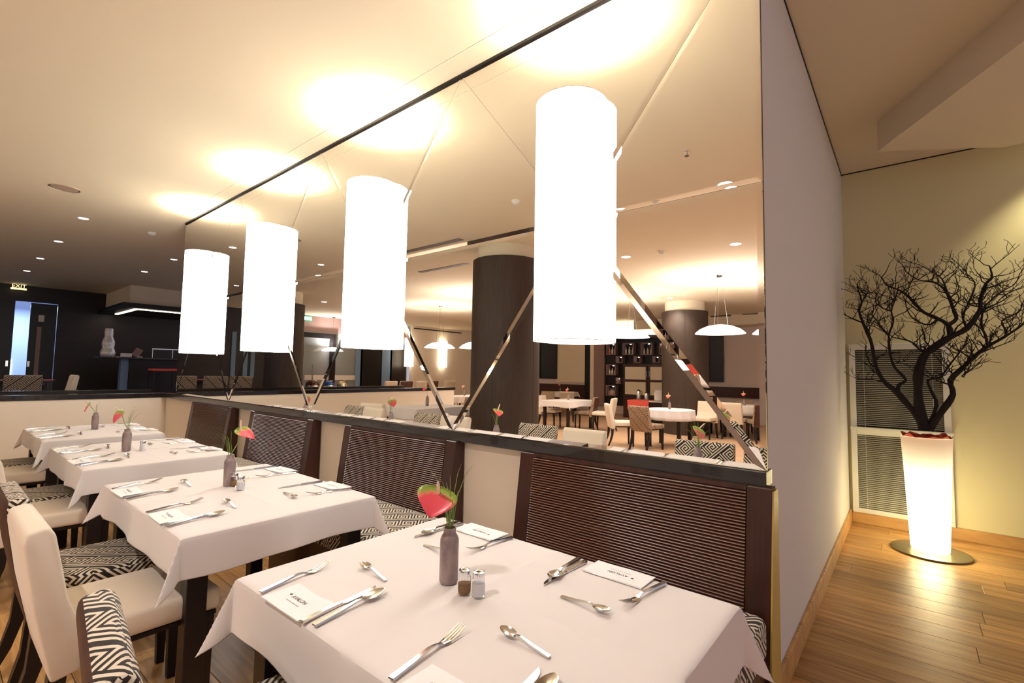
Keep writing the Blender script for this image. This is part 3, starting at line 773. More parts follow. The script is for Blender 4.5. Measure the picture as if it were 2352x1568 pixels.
LIMB = [
 ([(485, 862), (440, 800), (345, 685), (280, 630), (240, 560), (215, 440), (195, 390), (170, 330), (155, 280), (168, 238), (145, 165)], 17, 3, -.05),
 ([(170, 340), (125, 322), (80, 300)], 4.5, 2, -.05), ([(168, 238), (188, 205), (200, 198)], 3, 1.5, -.05),
 ([(345, 685), (348, 645), (382, 618), (330, 560), (308, 500), (300, 405), (322, 335), (312, 285), (330, 230), (350, 150)], 10, 2.2, -.12),
 ([(300, 405), (262, 362), (235, 322), (205, 300), (190, 350)], 5, 2, -.1), ([(312, 285), (270, 270), (235, 240), (240, 195)], 4, 1.6, -.1),
 ([(478, 862), (450, 770), (442, 610), (470, 505), (530, 455), (600, 410), (680, 368), (742, 282), (745, 232), (772, 152), (802, 120), (790, 65)], 26, 3, 0),
 ([(600, 402), (588, 352), (540, 322), (470, 290), (422, 242), (392, 212), (350, 182), (292, 160), (265, 120)], 12, 2.5, .03),
 ([(588, 352), (628, 322), (612, 272), (586, 200), (552, 162), (512, 142), (442, 132), (380, 90)], 11, 2.2, .07),
 ([(586, 200), (560, 130), (520, 100), (490, 80)], 4, 1.6, .1), ([(612, 272), (640, 230), (632, 195)], 4, 1.6, .1),
 ([(495, 862), (560, 770), (612, 690), (600, 622), (660, 560), (722, 500), (782, 456), (862, 410), (950, 350), (985, 300)], 18, 3, .06),
 ([(782, 456), (770, 402), (750, 352), (762, 272), (800, 230), (850, 190), (905, 160)], 7, 2, .1),
 ([(862, 410), (872, 382), (850, 332), (930, 290), (955, 235)], 5, 1.8, .05),
 ([(490, 850), (532, 742), (510, 680), (490, 620), (548, 608), (600, 540), (655, 470), (690, 400)], 9, 2.2, -.08),
 ([(530, 455), (470, 480), (440, 462), (400, 430), (318, 412)], 8, 2.5, .05),
 ([(680, 368), (660, 310), (690, 240), (720, 160), (700, 120)], 6, 2, -.06), ([(742, 282), (800, 260), (860, 230), (900, 200)], 5, 1.6, -.05),
 ([(540, 322), (500, 350), (450, 340), (400, 300), (380, 240)], 6, 1.8, -.06), ([(660, 560), (690, 575), (655, 600), (668, 606)], 4, 2, .08), ([(722, 500), (800, 465), (812, 470)], 4, 2, .06)]
rnd = random.Random(11); PXM = .00172   # crop px -> metres near the tree
def twig(bm, p, d, ln, r, lvl):
    pts = [p]; rad = [r]; q = p.copy(); dd = d.normalized()
    n = 5 if ln > .12 else 3
    for i in range(n):
        dd = (dd + Vector((rnd.uniform(-.25, .25), rnd.uniform(-.55, .55), rnd.uniform(-.25, .42)))).normalized(); q = q + dd * ln / n
        pts.append(q.copy()); rad.append(max(.0018, r * (1 - .65 * (i + 1) / n)))
    tube(bm, pts, rad, 5)
    if lvl:
        for i in range(1, n + 1):
            if rnd.random() < .7: twig(bm, pts[i], dd + Vector((rnd.uniform(-.5, .5), rnd.uniform(-1.1, 1.1), rnd.uniform(-.3, .6))), ln * rnd.uniform(.35, .65), rad[i] * .72, lvl - 1)
for pts, ra, rb, dx in LIMB:
    L = [cr(x, y, dx * (i / len(pts)) + rnd.uniform(-.012, .012)) for i, (x, y) in enumerate(pts)]
    n = len(L); fine = []
    for i in range(n - 1):                # smooth the traced limb a little
        a, b, c, d = L[max(0, i - 1)], L[i], L[i + 1], L[min(n - 1, i + 2)]
        for k in range(3):
            t = k / 3; fine.append(.5 * ((2 * b) + (c - a) * t + (2 * a - 5 * b + 4 * c - d) * t * t + (3 * b - a - 3 * c + d) * t ** 3))
    fine.append(L[-1]); m_ = len(fine)
    rad = [(ra + (rb - ra) * (i / (m_ - 1)) ** .8) * PXM * rnd.uniform(.82, 1.15) for i in range(m_)]
    bm = BM(); tube(bm, fine, rad, 8)
    for i in range(int(m_ * .3) if ra > 8 else 1, m_):
        if fine[i].z > 1.40 and rnd.random() < .62:
            twig(bm, fine[i], Vector((rnd.uniform(-.6, .6), rnd.uniform(-1, 1), rnd.uniform(.1, 1))), rnd.uniform(.09, .26), max(.0042, min(.0075, rad[i] * .5)), 2 if rnd.random() < .5 else 1)
    for v in bm.verts: v.co.y = min(v.co.y, YW - PY - .03 - .02 * abs(math.sin(v.co.z * 40))); v.co.x = min(v.co.x, XW - PX - .08)
    obj('branch', bm, 'bark', tr, 60)
dl_ = thing('downlight', 'recessed downlight in the corridor ceiling washing the window wall', 'downlight', (3.72, -1.15, CC), 0, 'corridor downlights')
bm = BM(); lathe(bm, [(.065, -.004), (.065, 0), (.05, 0), (.05, -.004), (.065, -.004)], 20, cap=False); obj('ring', bm, 'white_trim', dl_)
bm = BM(); lathe(bm, [(.05, -.002), (.05, -.001)], 20); obj('lens', bm, 'bulb_light', dl_)
lamp('SPOT', (0, 0, -.03), 75, (1, .88, .54), .04, dl_, 95)
# ------------------------------------------------------------------ rear bar area behind the half walls
wr = struct('wall_rear_left', B(-6.05, -.795, YBACK, YBACK + .12, 0, CE), 'charcoal_wall', 'dark panelled wall left of the open doorway')
struct('wall_rear_right', B(-.065, 5.0, YBACK, YBACK + .12, 0, CE), 'charcoal_wall', 'dark panelled wall behind the bar counter')
struct('wall_rear_head', B(-.795, -.065, YBACK, YBACK + .12, 2.92, CE), 'charcoal_wall', 'dark wall over the doorway')
struct('wall_foyer', B(-1.6, .4, 18.0, 18.1, PU, CE), 'daylight_room', 'daylit pale wall of the foyer beyond the doorway')  # daylight put into the wall as a glow of its own
struct('window_2', B(-.80, -.62, 17.97, 17.999, PU, 1.55), 'daylight_bright', 'bright glazed opening seen through the doorway')
lamp('AREA', (-.6, 17.0, 2.9), 60, (.6, .75, 1), .8, None, None, (0, 0, -1))
dr = link('door_1', None, None, (-.54, YBACK - .05, PU)); tag(dr, 'dark double door standing ajar with daylight behind', kind='structure')
obj('door_leaf', B(0, .455, -.02, .02, .005, 2.455, .003), 'near_black', dr)
obj('plaque', B(.14, .24, -.026, -.0202, 2.02, 2.18), 'taupe_wall', dr); obj('pull_bar', B(.13, .205, -.03, -.0202, .35, 1.9), 'mauve_post', dr)
obj('handle', B(.01, .05, -.03, -.0202, .95, 1.08), 'steel', dr)
d2 = link('door_2', None, None, (-1.21, YBACK - .05, PU)); tag(d2, 'closed dark door leaf left of the doorway', kind='structure')
obj('door_leaf', B(0, .41, -.02, .02, .005, 2.41, .003), 'near_black', d2); obj('handle', B(.33, .37, -.03, -.0202, .95, 1.08), 'steel', d2)
for k, (a, b) in enumerate(((532, 542), (560, 570), (577, 586))):
    pa, pb = rf(a, 800, y=YBACK - .01), rf(b, 800, y=YBACK - .01)
    struct('window_%d' % (k + 3), B(pb.x, pa.x, YBACK - .03, YBACK - .001, 1.15, 2.55), 'blue_panel', 'narrow blue glazed slit in the dark rear wall')
ex = thing('exit_sign', 'small lit exit sign under the ceiling above the doorway', 'sign', (-.78, YBACK - .25, 3.20))
obj('sign_bar', B(-.13, .13, -.015, .015, -.045, -.005), 'exit_letters', ex)
o = link('letters', text_me('letters', 'EXIT', .115, 'exit_letters', .006, 1), ex, (0, -.02, .035)); o.rotation_euler = (PI / 2, 0, 0)
obj('rod', B(-.004, .004, -.004, .004, -.005, CE - 3.20), 'near_black', ex)
# bar bulkhead, canopy, counter
struct('ceiling_bar_bulkhead', B(.83, 4.9, 13.65, YBACK - .001, 2.87, CE - .001), 'ceiling_paint', 'white bulkhead over the bar counter')
cn = tag(obj('bar_canopy', B(.68, 4.9, 13.45, YBACK - .001, 2.765, 2.869), 'near_black'), 'dark canopy with light strip over the bar counter', 'canopy')
obj('light_strip', B(1.02, 4.6, 13.72, 13.79, 2.752, 2.7649), 'strip_light', cn); obj('light_strip', B(.95, 1.02, 13.72, 15.6, 2.752, 2.7649), 'strip_light', cn)
lamp('SPOT', (.95, 14.2, 2.74), 60, (1, .9, .75), .04, None, 50, (-.25, -.1, -1))  # spot added to brighten the gourd vase, without a fitting
ct = thing('bar_counter', 'dark bar counter with overhanging top beneath the canopy', 'counter', (0, 0, PU))
obj('countertop', B(.37, 4.8, 13.55, 14.25, 1.165, 1.205, .005), 'ledge_wood', ct); obj('front', B(.92, 4.8, 13.72, 14.2, 0, 1.165), 'black_wood', ct)
tag(obj('post', B(.775, .915, 13.75, 13.95, 0, 1.165), 'blue_panel', ct), 'blue-lit end post')  # blue light falling on the post is put into its colour
ZC = PU + 1.206
bm = BM(); lathe(bm, [(.115, 0), (.132, .04), (.135, .09), (.120, .15), (.104, .19), (.112, .25), (.116, .30), (.108, .36), (.086, .42), (.074, .46), (.078, .53), (.076, .60), (.068, .635), (.060, .625), (.05, .60)], 28)
tag(obj('gourd_vase', bm, 'silver_vase', None, 50, (.545, 13.86, ZC)), 'silver gourd-shaped vase on the end of the bar counter', 'vase')
ps = thing('card_terminal', 'grey tilted till screen and card terminal on the bar counter', 'till', (.95, 13.75, ZC + .001))
bm = box(BM(), -.07, .07, -.012, .012, .0, .20, .004); bm.transform(Matrix.Translation((.06, 0, .02)) @ Matrix.Rotation(.5, 4, 'Y')); obj('screen', bm, 'mauve_post', ps)
obj('terminal', B(-.19, .0, -.05, .05, .001, .085, .006), 'white_trim', ps); obj('stand', B(.10, .20, -.05, .05, 0, .02), 'white_trim', ps)
gs = thing('sneeze_guard', 'low glass guard in a steel frame on the bar counter', 'glass guard', (1.32, 13.72, ZC))
obj('top_rail', B(0, 1.6, -.03, .03, .20, .222), 'steel', gs)
for x in (.02, .42, .9, 1.56): obj('post', B(x - .006, x + .006, -.006, .006, 0, .20), 'steel', gs)
obj('pane', B(.03, 1.55, -.002, .002, .006, .198), 'glass', gs)
st = thing('bar_stool', 'bar stool with red padded seat in front of the counter', 'stool', (1.42, 13.1, PU))
obj('seat', B(-.26, .26, -.18, .18, .90, .955, .02, 3), 'red_cloth', st, 40)
for sx in (-1, 1):
    for sy in (-1, 1): obj('leg', B(sx * .22 - .016, sx * .22 + .016, sy * .14 - .016, sy * .14 + .016, 0, .90), 'black_wood', st)
obj('footrest', B(-.22, .22, -.156, -.124, .28, .31), 'black_wood', st)
# chairs and table behind the half walls
GB = 'chairs on the raised bar floor'
place_chair(chair_dim, (-1.06, 10.70, PU), PI / 2, 'key-patterned chair with its back to the rear half wall, left of cream chair', GB)
place_chair(chair_cream, (-.66, 10.95, PU), PI, 'cream chair turned sideways on the raised bar floor', GB)
for x, w_ in ((-1.60, 'beside red-topped table'), (-2.06, 'beside dark rear column')): place_chair(chair_dim, (x, 10.70, PU), PI / 2, 'key-patterned chair facing the dark rear wall ' + w_, GB)
t = table('dark table with red runner on the raised bar floor', -1.35, 11.6, 1.5, .7, PU, .75, None)
o = obj('table_runner', B(-.77, .77, -.20, .20, .742, .746), 'red_cloth', None, None, (-1.35, 11.6, PU)); tag(o, 'red runner on the dark table of the raised bar floor', 'runner')
# ------------------------------------------------------------------ ceiling fittings
def downlight(x, y, label, big=.055, e=None, grp='recessed ceiling downlights', z=CE):
    t = thing('downlight', label, 'downlight', (x, y, z), 0, grp)
    bm = BM(); lathe(bm, [(big + .012, -.004), (big + .012, 0), (big, 0), (big, -.004), (big + .012, -.004)], 20, cap=False); obj('ring', bm, 'white_trim', t)
    bm = BM(); lathe(bm, [(big, -.002), (big, -.001)], 20); obj('lens', bm, 'bulb_light', t)
    if e: lamp('SPOT', (0, 0, -.03), e, (1, .95, .92), .03, t, 130)
    return t
k = 0
for x, ys in ((-.87, (7.95, 9.77, 11.62, 13.43)), (.58, (9.71, 11.47)), (-2.31, (7.95, 9.77, 11.62))):
    for q_, y in enumerate(ys): downlight(x, y, '%s small round downlight past the half wall in the row %s' % (('first', 'second', 'third', 'fourth')[q_], {-.87: 'towards the doorway', .58: 'towards the bar canopy', -2.31: 'along the dark rear wall'}[x]), .05, 7)
sp = thing('ceiling_speaker', 'round beige ceiling speaker over the dining aisle', 'speaker', (-1.205, 6.75, CE))
bm = BM(); lathe(bm, [(.125, -.006), (.125, 0), (.112, 0), (.112, -.004)], 32, cap=False); obj('rim', bm, 'cream_fabric', sp); bm = BM(); lathe(bm, [(.112, -.003), (.112, -.001)], 32); obj('grille', bm, 'tan_fabric', sp)
def detector(x, y, label):
    bm = BM(); lathe(bm, [(.05, 0), (.05, -.012), (.036, -.018), (.034, -.034), (.02, -.042), (.002, -.043)], 20)
    tag(obj('smoke_detector', bm, 'white_trim', None, 40, (x, y, CE - .0005)), label, 'detector', 'smoke detectors')
p = on(349, 534, z=CE); detector(p.x, p.y, 'white smoke detector on the ceiling near the far mirror edge')
for px, py, l in ((1186, 461, 'white smoke detector on the ceiling over the platform aisle'), (1520, 578, 'white smoke detector on the hall ceiling beside the downlights')):
    p = rf(px, py, z=CE); detector(p.x, p.y, l)
p = rf(1578, 350, z=CE); s_ = thing('sprinkler', 'small metal sprinkler head on the ceiling over the platform aisle', 'sprinkler', (p.x, p.y, CE))
bm = BM(); lathe(bm, [(.03, -.004), (.03, 0)], 16); obj('plate', bm, 'steel', s_); bm = BM(); lathe(bm, [(.007, -.03), (.007, -.004)], 8); obj('stem', bm, 'steel', s_); bm = BM(); lathe(bm, [(.018, -.034), (.018, -.03)], 12); obj('deflector', bm, 'grille', s_)
for px, py in ((1667, 423), (1438, 590), (1538, 684), (745, 693), (1022, 704), (975, 709)):
    p = rf(px, py, z=CE); downlight(p.x, p.y, 'double recessed downlight in the hall ceiling', .07, 130, 'hall downlights')
for px, py in ((1380, 640), (1690, 560), (1290, 660)):
    p = rf(px, py, z=CE); downlight(p.x, p.y, 'double recessed downlight in the hall ceiling', .07, 130, 'hall downlights')
def slot(x, y0, y1, label):
    tag(obj('air_slot', B(x - .05, x + .05, y0, y1, CE - .006, CE - .0005), 'grille'), label, 'air vent', 'ceiling air slots')
slot(-2.62, 4.75, 6.6, 'long dark air slot in the ceiling over the aisle'); slot(-2.82, 3.75, 5.0, 'dark air slot in the ceiling in front of the round column'); slot(-3.75, 5.75, 7.0, 'dark air slot in the ceiling behind the round column')
# ------------------------------------------------------------------ hall shell
struct('wall_hall_far', B(XFAR - .1, XFAR, -4.4, 16.4, 0, CE), 'taupe_wall', 'taupe end wall of the main hall')
struct('wall_hall_back', B(-14.3, -10.5, 15.6, 15.7, 0, CE), 'cream_paint', 'cream wall standing in for the far mirror behind the lamps')  # plain cream put in for what the far mirror reflects
struct('wall_glass', B(-10.6, -6.05, YBACK, YBACK + .05, 0, 2.75), 'grey_glass', 'grey glazed partition at the end of the hall')
struct('wall_glass_head', B(-10.6, -6.05, YBACK, YBACK + .05, 2.75, CE), 'mauve_post', 'grey header above the glazed partition')
gp = lambda a, b, c, d, yy: (rf(a, c, y=yy), rf(b, d, y=yy))
def back_panel(name, a, b, c, d, m, label, yy=YBACK - .02, th=.03, kind='structure'):
    p, q = gp(a, b, c, d, yy); return tag(obj(name, B(q.x, p.x, yy - th, yy, q.z, p.z), m), label, kind=kind)
fr = link('door_3', None); tag(fr, 'dark framed glass doorway in the grey partition', kind='structure')
p, q = gp(693, 765, 762, 905, YBACK - .02); wd_ = .20
for a, b, c, d in ((q.x, p.x, p.z - .17, p.z), (q.x, q.x + wd_, 0, p.z - .17), (p.x - .06, p.x, 0, p.z - .17)): obj('door_frame', B(a, b, YBACK - .10, YBACK - .02, c, d), 'near_black', fr)
obj('pull_handle', B(p.x - .42, p.x - .39, YBACK - .14, YBACK - .08, .95, 1.6), 'steel', fr)
back_panel('trim_5', 700, 895, 861, 872, 'frost_band', 'frosted band across the glazed partition', YBACK - .021, .006)
back_panel('window_6', 818, 829, 790, 900, 'blue_panel', 'pale blue glazed strip beside the dark hall door')
back_panel('door_4', 829, 874, 790, 905, 'near_black', 'dark door in the grey partition')
back_panel('window_7', 876, 897, 790, 905, 'blue_panel', 'blue-grey column in the glazed partition')
back_panel('door_5', 897, 930, 790, 900, 'charcoal_wall', 'dark opening beside the cream lamp wall')
eg = thing('exit_box', 'green glowing exit sign above the glazed doorway', 'sign', rf(706, 731, y=YBACK - .03))
obj('box_face', B(-.16, .16, -.03, 0, -.07, .07, .004), 'exit_green', eg)
for k in range(4): obj('bar', B(-.13 + k * .07, -.09 + k * .07, -.036, -.0302, -.045, .045), 'bulb_light', eg)
for px, lb in ((1015, 'ribbed wall lamp on the cream end wall near the column'), (937, 'ribbed wall lamp on the cream end wall near the dark opening')):
    p = rf(px, 845, y=15.58); t = wall_lamp('wall_lamp', lb, (p.x, 15.595, 1.60), PI / 2, .19, .05, 1.16, 'far_shade_light', 'lamps on the cream end wall', ribs=30)
struct('trim_6', B(-13.3, -10.6, 15.57, 15.599, 3.16, 3.20), 'black_wood', 'dark rail above the lamps of the end wall')
# columns
def column(x, y, r, ztop, label):
    t = thing('round_column', label, 'column', (x, y, 0), 0, 'round columns')
    bm = BM(); lathe(bm, [(r, -.0), (r, ztop)], 56); obj('cladding', bm, 'column_brown', t, 40)
    bm = BM(); lathe(bm, [(r * .86, ztop), (r * .86, CE)], 56); obj('capital', bm, 'ceiling_paint', t, 40)
    for k in range(5):
        a = 2 * PI * k / 5 + .9; bm = BM(); box(bm, r - .004, r + .001, -.003, .003, .02, ztop - .002); bm.transform(Matrix.Rotation(a, 4, 'Z')); obj('joint', bm, 'black_wood', t)
c1 = Vector((-3.46, 4.62)); c1o = column(c1.x, c1.y, .508, 3.10, 'wide brown clad round column on the platform by the aisle')
column(-10.2, 4.35, .56, 3.05, 'brown clad round column in the hall near the framed wall mirror')
p = rf(697, 760, y=11.6); column(p.x + .45, 11.6, .42, 3.0, 'brown clad round column beside the rear half wall')
# end wall of the hall: bar and cabinet
XB = XFAR + .02
def far_panel(name, a, b, c, d, m, label, xx=XB, th=.03):
    p, q = rf(a, c, x=xx), rf(b, d, x=xx); return tag(obj(name, B(xx, xx + th, q.y, p.y, q.z, p.z), m), label, kind='structure')
far_panel('trim_7', 1240, 1345, 880, 930, 'dark_wood', 'dark wainscot along the hall end wall')
far_panel('wall_hall_cream', 1279, 1345, 786, 879, 'beige_panel', 'cream panel of the hall end wall')
far_panel('trim_8', 1345, 1357, 786, 930, 'near_black', 'dark upright in the hall end wall', XB, .04)
far_panel('trim_9', 1358, 1368, 740, 930, 'cream_paint', 'cream upright in the hall end wall', XB, .06)
far_panel('trim_10', 1368, 1391, 740, 930, 'mauve_post', 'mauve pillar beside the bottle wall', XB, .12)
far_panel('trim_11', 1630, 1758, 887, 916, 'dark_wood', 'dark padded bench back along the hall end wall', XB, .08)
for a, b, c, d, lb in ((1240, 1280, 786, 870, 'tall dark framed mirror beside the cream panel of the hall'), (1626, 1663, 771, 877, 'tall dark framed mirror beside the round hall column')):
    p, q = rf(a, c, x=XB + .03), rf(b, d, x=XB + .03)
    t = thing('framed_mirror', lb, 'mirror', (XB + .03, q.y, q.z)); W_, H_ = p.y - q.y, p.z - q.z
    for y0, y1, z0_, z1_ in ((0, W_, 0, .06), (0, W_, H_ - .06, H_), (0, .06, .06, H_ - .06), (W_ - .06, W_, .06, H_ - .06)): obj('frame', B(0, .04, y0, y1, z0_, z1_), 'near_black', t)
    obj('glass', B(0, .015, .06, W_ - .06, .06, H_ - .06), 'near_black', t)
struct('ceiling_hall_bulkhead', B(XFAR, XFAR + .9, -4.3, 7.2, 2.98, CE - .001), 'ceiling_paint', 'dropped bulkhead along the hall end wall')
for a, b, c, d in ((1632, 1679, 718, 726), (1705, 1741, 713, 721), (1744, 1757, 720, 727)):
    xx = XFAR + .9; p, q = rf(a, c, x=xx), rf(b, d, x=xx); tag(obj('air_grille', B(xx + .0005, xx + .012, q.y, p.y, max(3.0, q.z), max(3.11, p.z)), 'grille'), 'dark air grille in the hall bulkhead', 'air vent', 'bulkhead air grilles')
bb = thing('bottle_wall', 'black lattice shelf wall with lit bottle boxes behind the cabinet', 'shelf', (0, 0, 0))
p, q = rf(1392, 782, x=XB), rf(1530, 915, x=XB); obj('back_board', B(XB, XB + .03, q.y, p.y, .3, p.z), 'near_black', bb)
canopy = tag(obj('bar_hood', B(XB, XB + .7, q.y - .3, p.y + .1, p.z + .0, p.z + .10), 'dark_wood'), 'dark hood with warm cove light above the bottle wall', 'hood')
obj('light_strip', B(XB + .05, XB + .6, q.y - .1, p.y, p.z + .101, p.z + .13), 'strip_light', canopy)
def shelf_cube(a, b, c, d, nb, parent):
    s0 = XB + .031; p, q = rf(a, c, x=s0), rf(b, d, x=s0); th = .035; dep = .22
    for y0, y1, z0_, z1_ in ((q.y, p.y, q.z, q.z + th), (q.y, p.y, p.z - th, p.z), (q.y, q.y + th, q.z + th, p.z - th), (p.y - th, p.y, q.z + th, p.z - th)): obj('cube_side', B(s0, s0 + dep, y0, y1, z0_, z1_), 'mauve_post', parent)
    bm = BM(); lathe(bm, [(.022, -.02), (.03, 0)], 10); obj('bulb', bm, 'bulb_light', parent, None, (s0 + dep * .6, (p.y * .35 + q.y * .65), p.z - th - .001))
    for i in range(nb):
        yy = q.y + th + .05 + (p.y - q.y - 2 * th - .10) * (i / max(1, nb - 1)); hh = (p.z - q.z - 2 * th) * random.uniform(.55, .78); r = .038 if nb < 4 else .03
        bm = BM(); lathe(bm, [(r, 0), (r, hh * .55), (r * .9, hh * .62), (r * .36, hh * .72), (r * .34, hh)], 12)
        tag(obj('bottle', bm, random.choice(['bottle_glass', 'bottle_glass', 'bottle_red']), None, 40, (s0 + dep * .5, yy, q.z + th + .0005)), 'small liquor bottle in a lit box of the black bottle wall', 'bottle', 'bottles in the lattice wall')
S5 = lambda x0, x1, y0, y1: (1380 + x0 / 7.838, 1380 + x1 / 7.838, 660 + y0 / 7.838, 660 + y1 / 7.838)
for r_, nb in (((150, 320, 1015, 1212), 3), ((440, 640, 1008, 1216), 3), ((765, 970, 1002, 1216), 3), ((1092, 1160, 1000, 1210), 1), ((150, 320, 1388, 1580), 3), ((320, 438, 1240, 1362), 0), ((638, 762, 1240, 1362), 0), ((970, 1098, 1240, 1362), 0)):
    shelf_cube(*S5(*r_), nb, bb)
SA = lambda x0, x1, y0, y1: (1220 + x0 / 5.227, 1220 + x1 / 5.227, 740 + y0 / 5.227, 740 + y1 / 5.227)
shelf_cube(*SA(930, 1048, 752, 882), 4, bb); shelf_cube(*SA(1050, 1105, 662, 738), 0, bb)
xc = -13.0; p, q = rf(1432, 835, x=xc), rf(1551, 842, x=xc)
cb = thing('panel_cabinet', 'dark cabinet with four cream panels in front of the bottle wall', 'cabinet', (xc, q.y, 0)); W_ = p.y - q.y; H_ = 1.80
obj('carcass', B(-.5, 0, 0, W_, 0, H_, .004), 'dark_wood', cb)
for i in range(2):
    o = obj('door', B(.0005, .03, .02 + i * W_ / 2, W_ / 2 - .02 + i * W_ / 2, .70, H_ - .03), 'dark_wood', cb)
    for z0_, z1_ in ((.78, 1.20), (1.28, 1.70)): obj('cream_panel', B(.0305, .038, .08 + i * W_ / 2, W_ / 2 - .08 + i * W_ / 2, z0_, z1_), 'beige_panel', o)
    obj('handle', B(.0305, .05, (W_ / 2 - .06 if i == 0 else W_ / 2 + .04), (W_ / 2 - .04 if i == 0 else W_ / 2 + .06), 1.38, 1.56), 'steel', o)
# buffet with thermos jugs
xs = -10.9; p = rf(1441, 918, x=xs); q = rf(1532, 918, x=xs); ZS = p.z
sb = thing('service_table', 'service sideboard with red cloth in front of the panel cabinet', 'sideboard', (xs, q.y, 0)); W_ = p.y - q.y
obj('top', B(-.55, 0, 0, W_, ZS - .03, ZS), 'taupe_wall', sb); obj('body', B(-.53, -.02, .03, W_ - .03, .05, ZS - .03), 'black_wood', sb)
o = tag(obj('red_cloth', B(-.40, .012, W_ * .45, W_ - .01, ZS - .27, ZS + .003, .004), 'red_cloth', None, None, (xs, q.y, 0)), 'red cloth hanging over the service sideboard', 'cloth')
for yy, hh, lb in ((W_ * .78, .30, 'tall steel thermos jug on the service sideboard'), (W_ * .58, .24, 'short steel thermos jug on the service sideboard')):
    t = thing('thermos_jug', lb, 'jug', (xs - .2, q.y + yy, ZS + .004)); bm = BM(); lathe(bm, [(.06, 0), (.062, .02), (.055, hh * .8), (.04, hh * .88)], 18); obj('body', bm, 'steel', t, 40)
    bm = BM(); lathe(bm, [(.042, hh * .88), (.046, hh * .93), (.02, hh)], 14); obj('lid', bm, 'near_black', t, 40)
    bm = BM(); tube(bm, [(0, -.045, hh * .9), (0, -.105, hh * .82), (0, -.10, hh * .4), (0, -.055, hh * .3)], .01, 6); obj('handle', bm, 'near_black', t)
t = thing('plate_stack', 'stack of white plates beside the thermos jugs', 'plates', (xs - .25, q.y + W_ * .28, ZS + .001))
bm = BM(); lathe(bm, [(.08, 0), (.13, .015), (.135, .22), (.13, .24), (.002, .235)], 24); obj('plates', bm, 'napkin', t, 30); bm = BM(); lathe(bm, [(.10, .241), (.11, .30), (.002, .298)], 24); obj('bowls', bm, 'napkin', t, 30)
# chafing dishes on a buffet behind the half walls
yb_ = 12.6; p = rf(700, 889, y=yb_); q = rf(792, 889, y=yb_)
t = thing('buffet_counter', 'dark buffet counter carrying the chafing dishes', 'counter', ((p.x + q.x) / 2, yb_, 0)); W_ = p.x - q.x
obj('top', B(-W_ / 2 - .3, W_ / 2 + .3, -.3, .3, p.z - .04, p.z), 'ledge_wood', t); obj('body', B(-W_ / 2 - .26, W_ / 2 + .26, -.27, .27, 0, p.z - .04), 'black_wood', t)
for px, w_, m_, lb in ((718, .36, 'brown_lid', 'brown domed chafing dish on the buffet counter'), (755, .30, 'blue_lid', 'blue domed chafing dish on the buffet counter'), (785, .26, 'gold_lid', 'pale gold domed chafing dish on the buffet counter')):
    c = rf(px, 889, y=yb_); t = thing('chafing_dish', lb, 'chafing dish', (c.x, yb_, p.z + .001))
    bm = BM(); lathe(bm, [(w_ / 2, 0), (w_ / 2 + .01, .02), (w_ / 2, .05)], 28); obj('pan', bm, 'steel', t, 40)
    bm = BM(); lathe(bm, [(w_ / 2 * math.cos(a), .051 + w_ / 2 * .8 * math.sin(a)) for a in [PI / 2 * i / 8 for i in range(8)]] + [(.002, .051 + w_ / 2 * .8)], 28); obj('lid', bm, m_, t, 40)
    bm = BM(); tube(bm, [(-.04, -w_ * .42, .16), (-.04, -w_ * .50, .17), (.04, -w_ * .50, .17), (.04, -w_ * .42, .16)], .006, 6); obj('handle', bm, 'chrome', t)
# pendants
def pendant(x, y, z, r, label):
    t = thing('pendant_lamp', label, 'pendant lamp', (x, y, z), 0, 'white dome pendants of the hall')
    h = r * .38
    bm = BM(); lathe(bm, [(r, 0), (r * .98, .012), (r * .80, h * .48), (r * .5, h * .83), (r * .2, h * .97), (.02, h), (.018, h - .012), (r * .5, h * .80), (r * .78, h * .45), (r * .97, .004)], 40); obj('dome', bm, 'pendant_light', t, 40)
    bm = BM(); lathe(bm, [(r * .5, .03), (r * .52, .045), (.01, .06)], 30); obj('diffuser', bm, 'pendant_light', t, 40)
    bm = BM(); lathe(bm, [(.055, CE - z - .03), (.06, CE - z - .001)], 20); obj('ceiling_rose', bm, 'steel', t)
    for k in range(3):
        a = 2 * PI * k / 3; bm = BM(); tube(bm, [(.14 * math.cos(a), .14 * math.sin(a), h * .93), (.03 * math.cos(a), .03 * math.sin(a), CE - z - .03)], .003, 4); obj('wire', bm, 'steel', t)
    lamp('AREA', (0, 0, h + .02), 60, (1, .94, .93), .10, t, None, (0, 0, 1)); lamp('AREA', (0, 0, .02), 75, (1, .95, .93), .3, t, None, (0, 0, -1))
def pd(px, py, depth, r, lb):
    d = fw + rt * ((px - 1176) / F_PX) - up * ((py - 784) / F_PX); p = CAM + d * depth; pendant(-p.x, p.y, p.z, r, lb)
pd(1654, 766, 8.75, .43, 'white dome pendant in front of the round hall column')
pd(1449, 775, 11.2, .43, 'white dome pendant in front of the bottle wall')
pd(1788, 766, 8.75, .43, 'white dome pendant by the bench along the hall end wall')
pd(1010, 799, 13.6, .43, 'white dome pendant in front of the cream lamp wall')
pd(1097, 800, 11.2, .43, 'white dome pendant half hidden by the platform column')
pd(714, 811, 17.2, .36, 'white dome pendant in front of the glazed doorway'); pd(764, 806, 17.0, .36, 'white dome pendant beside the glazed doorway')
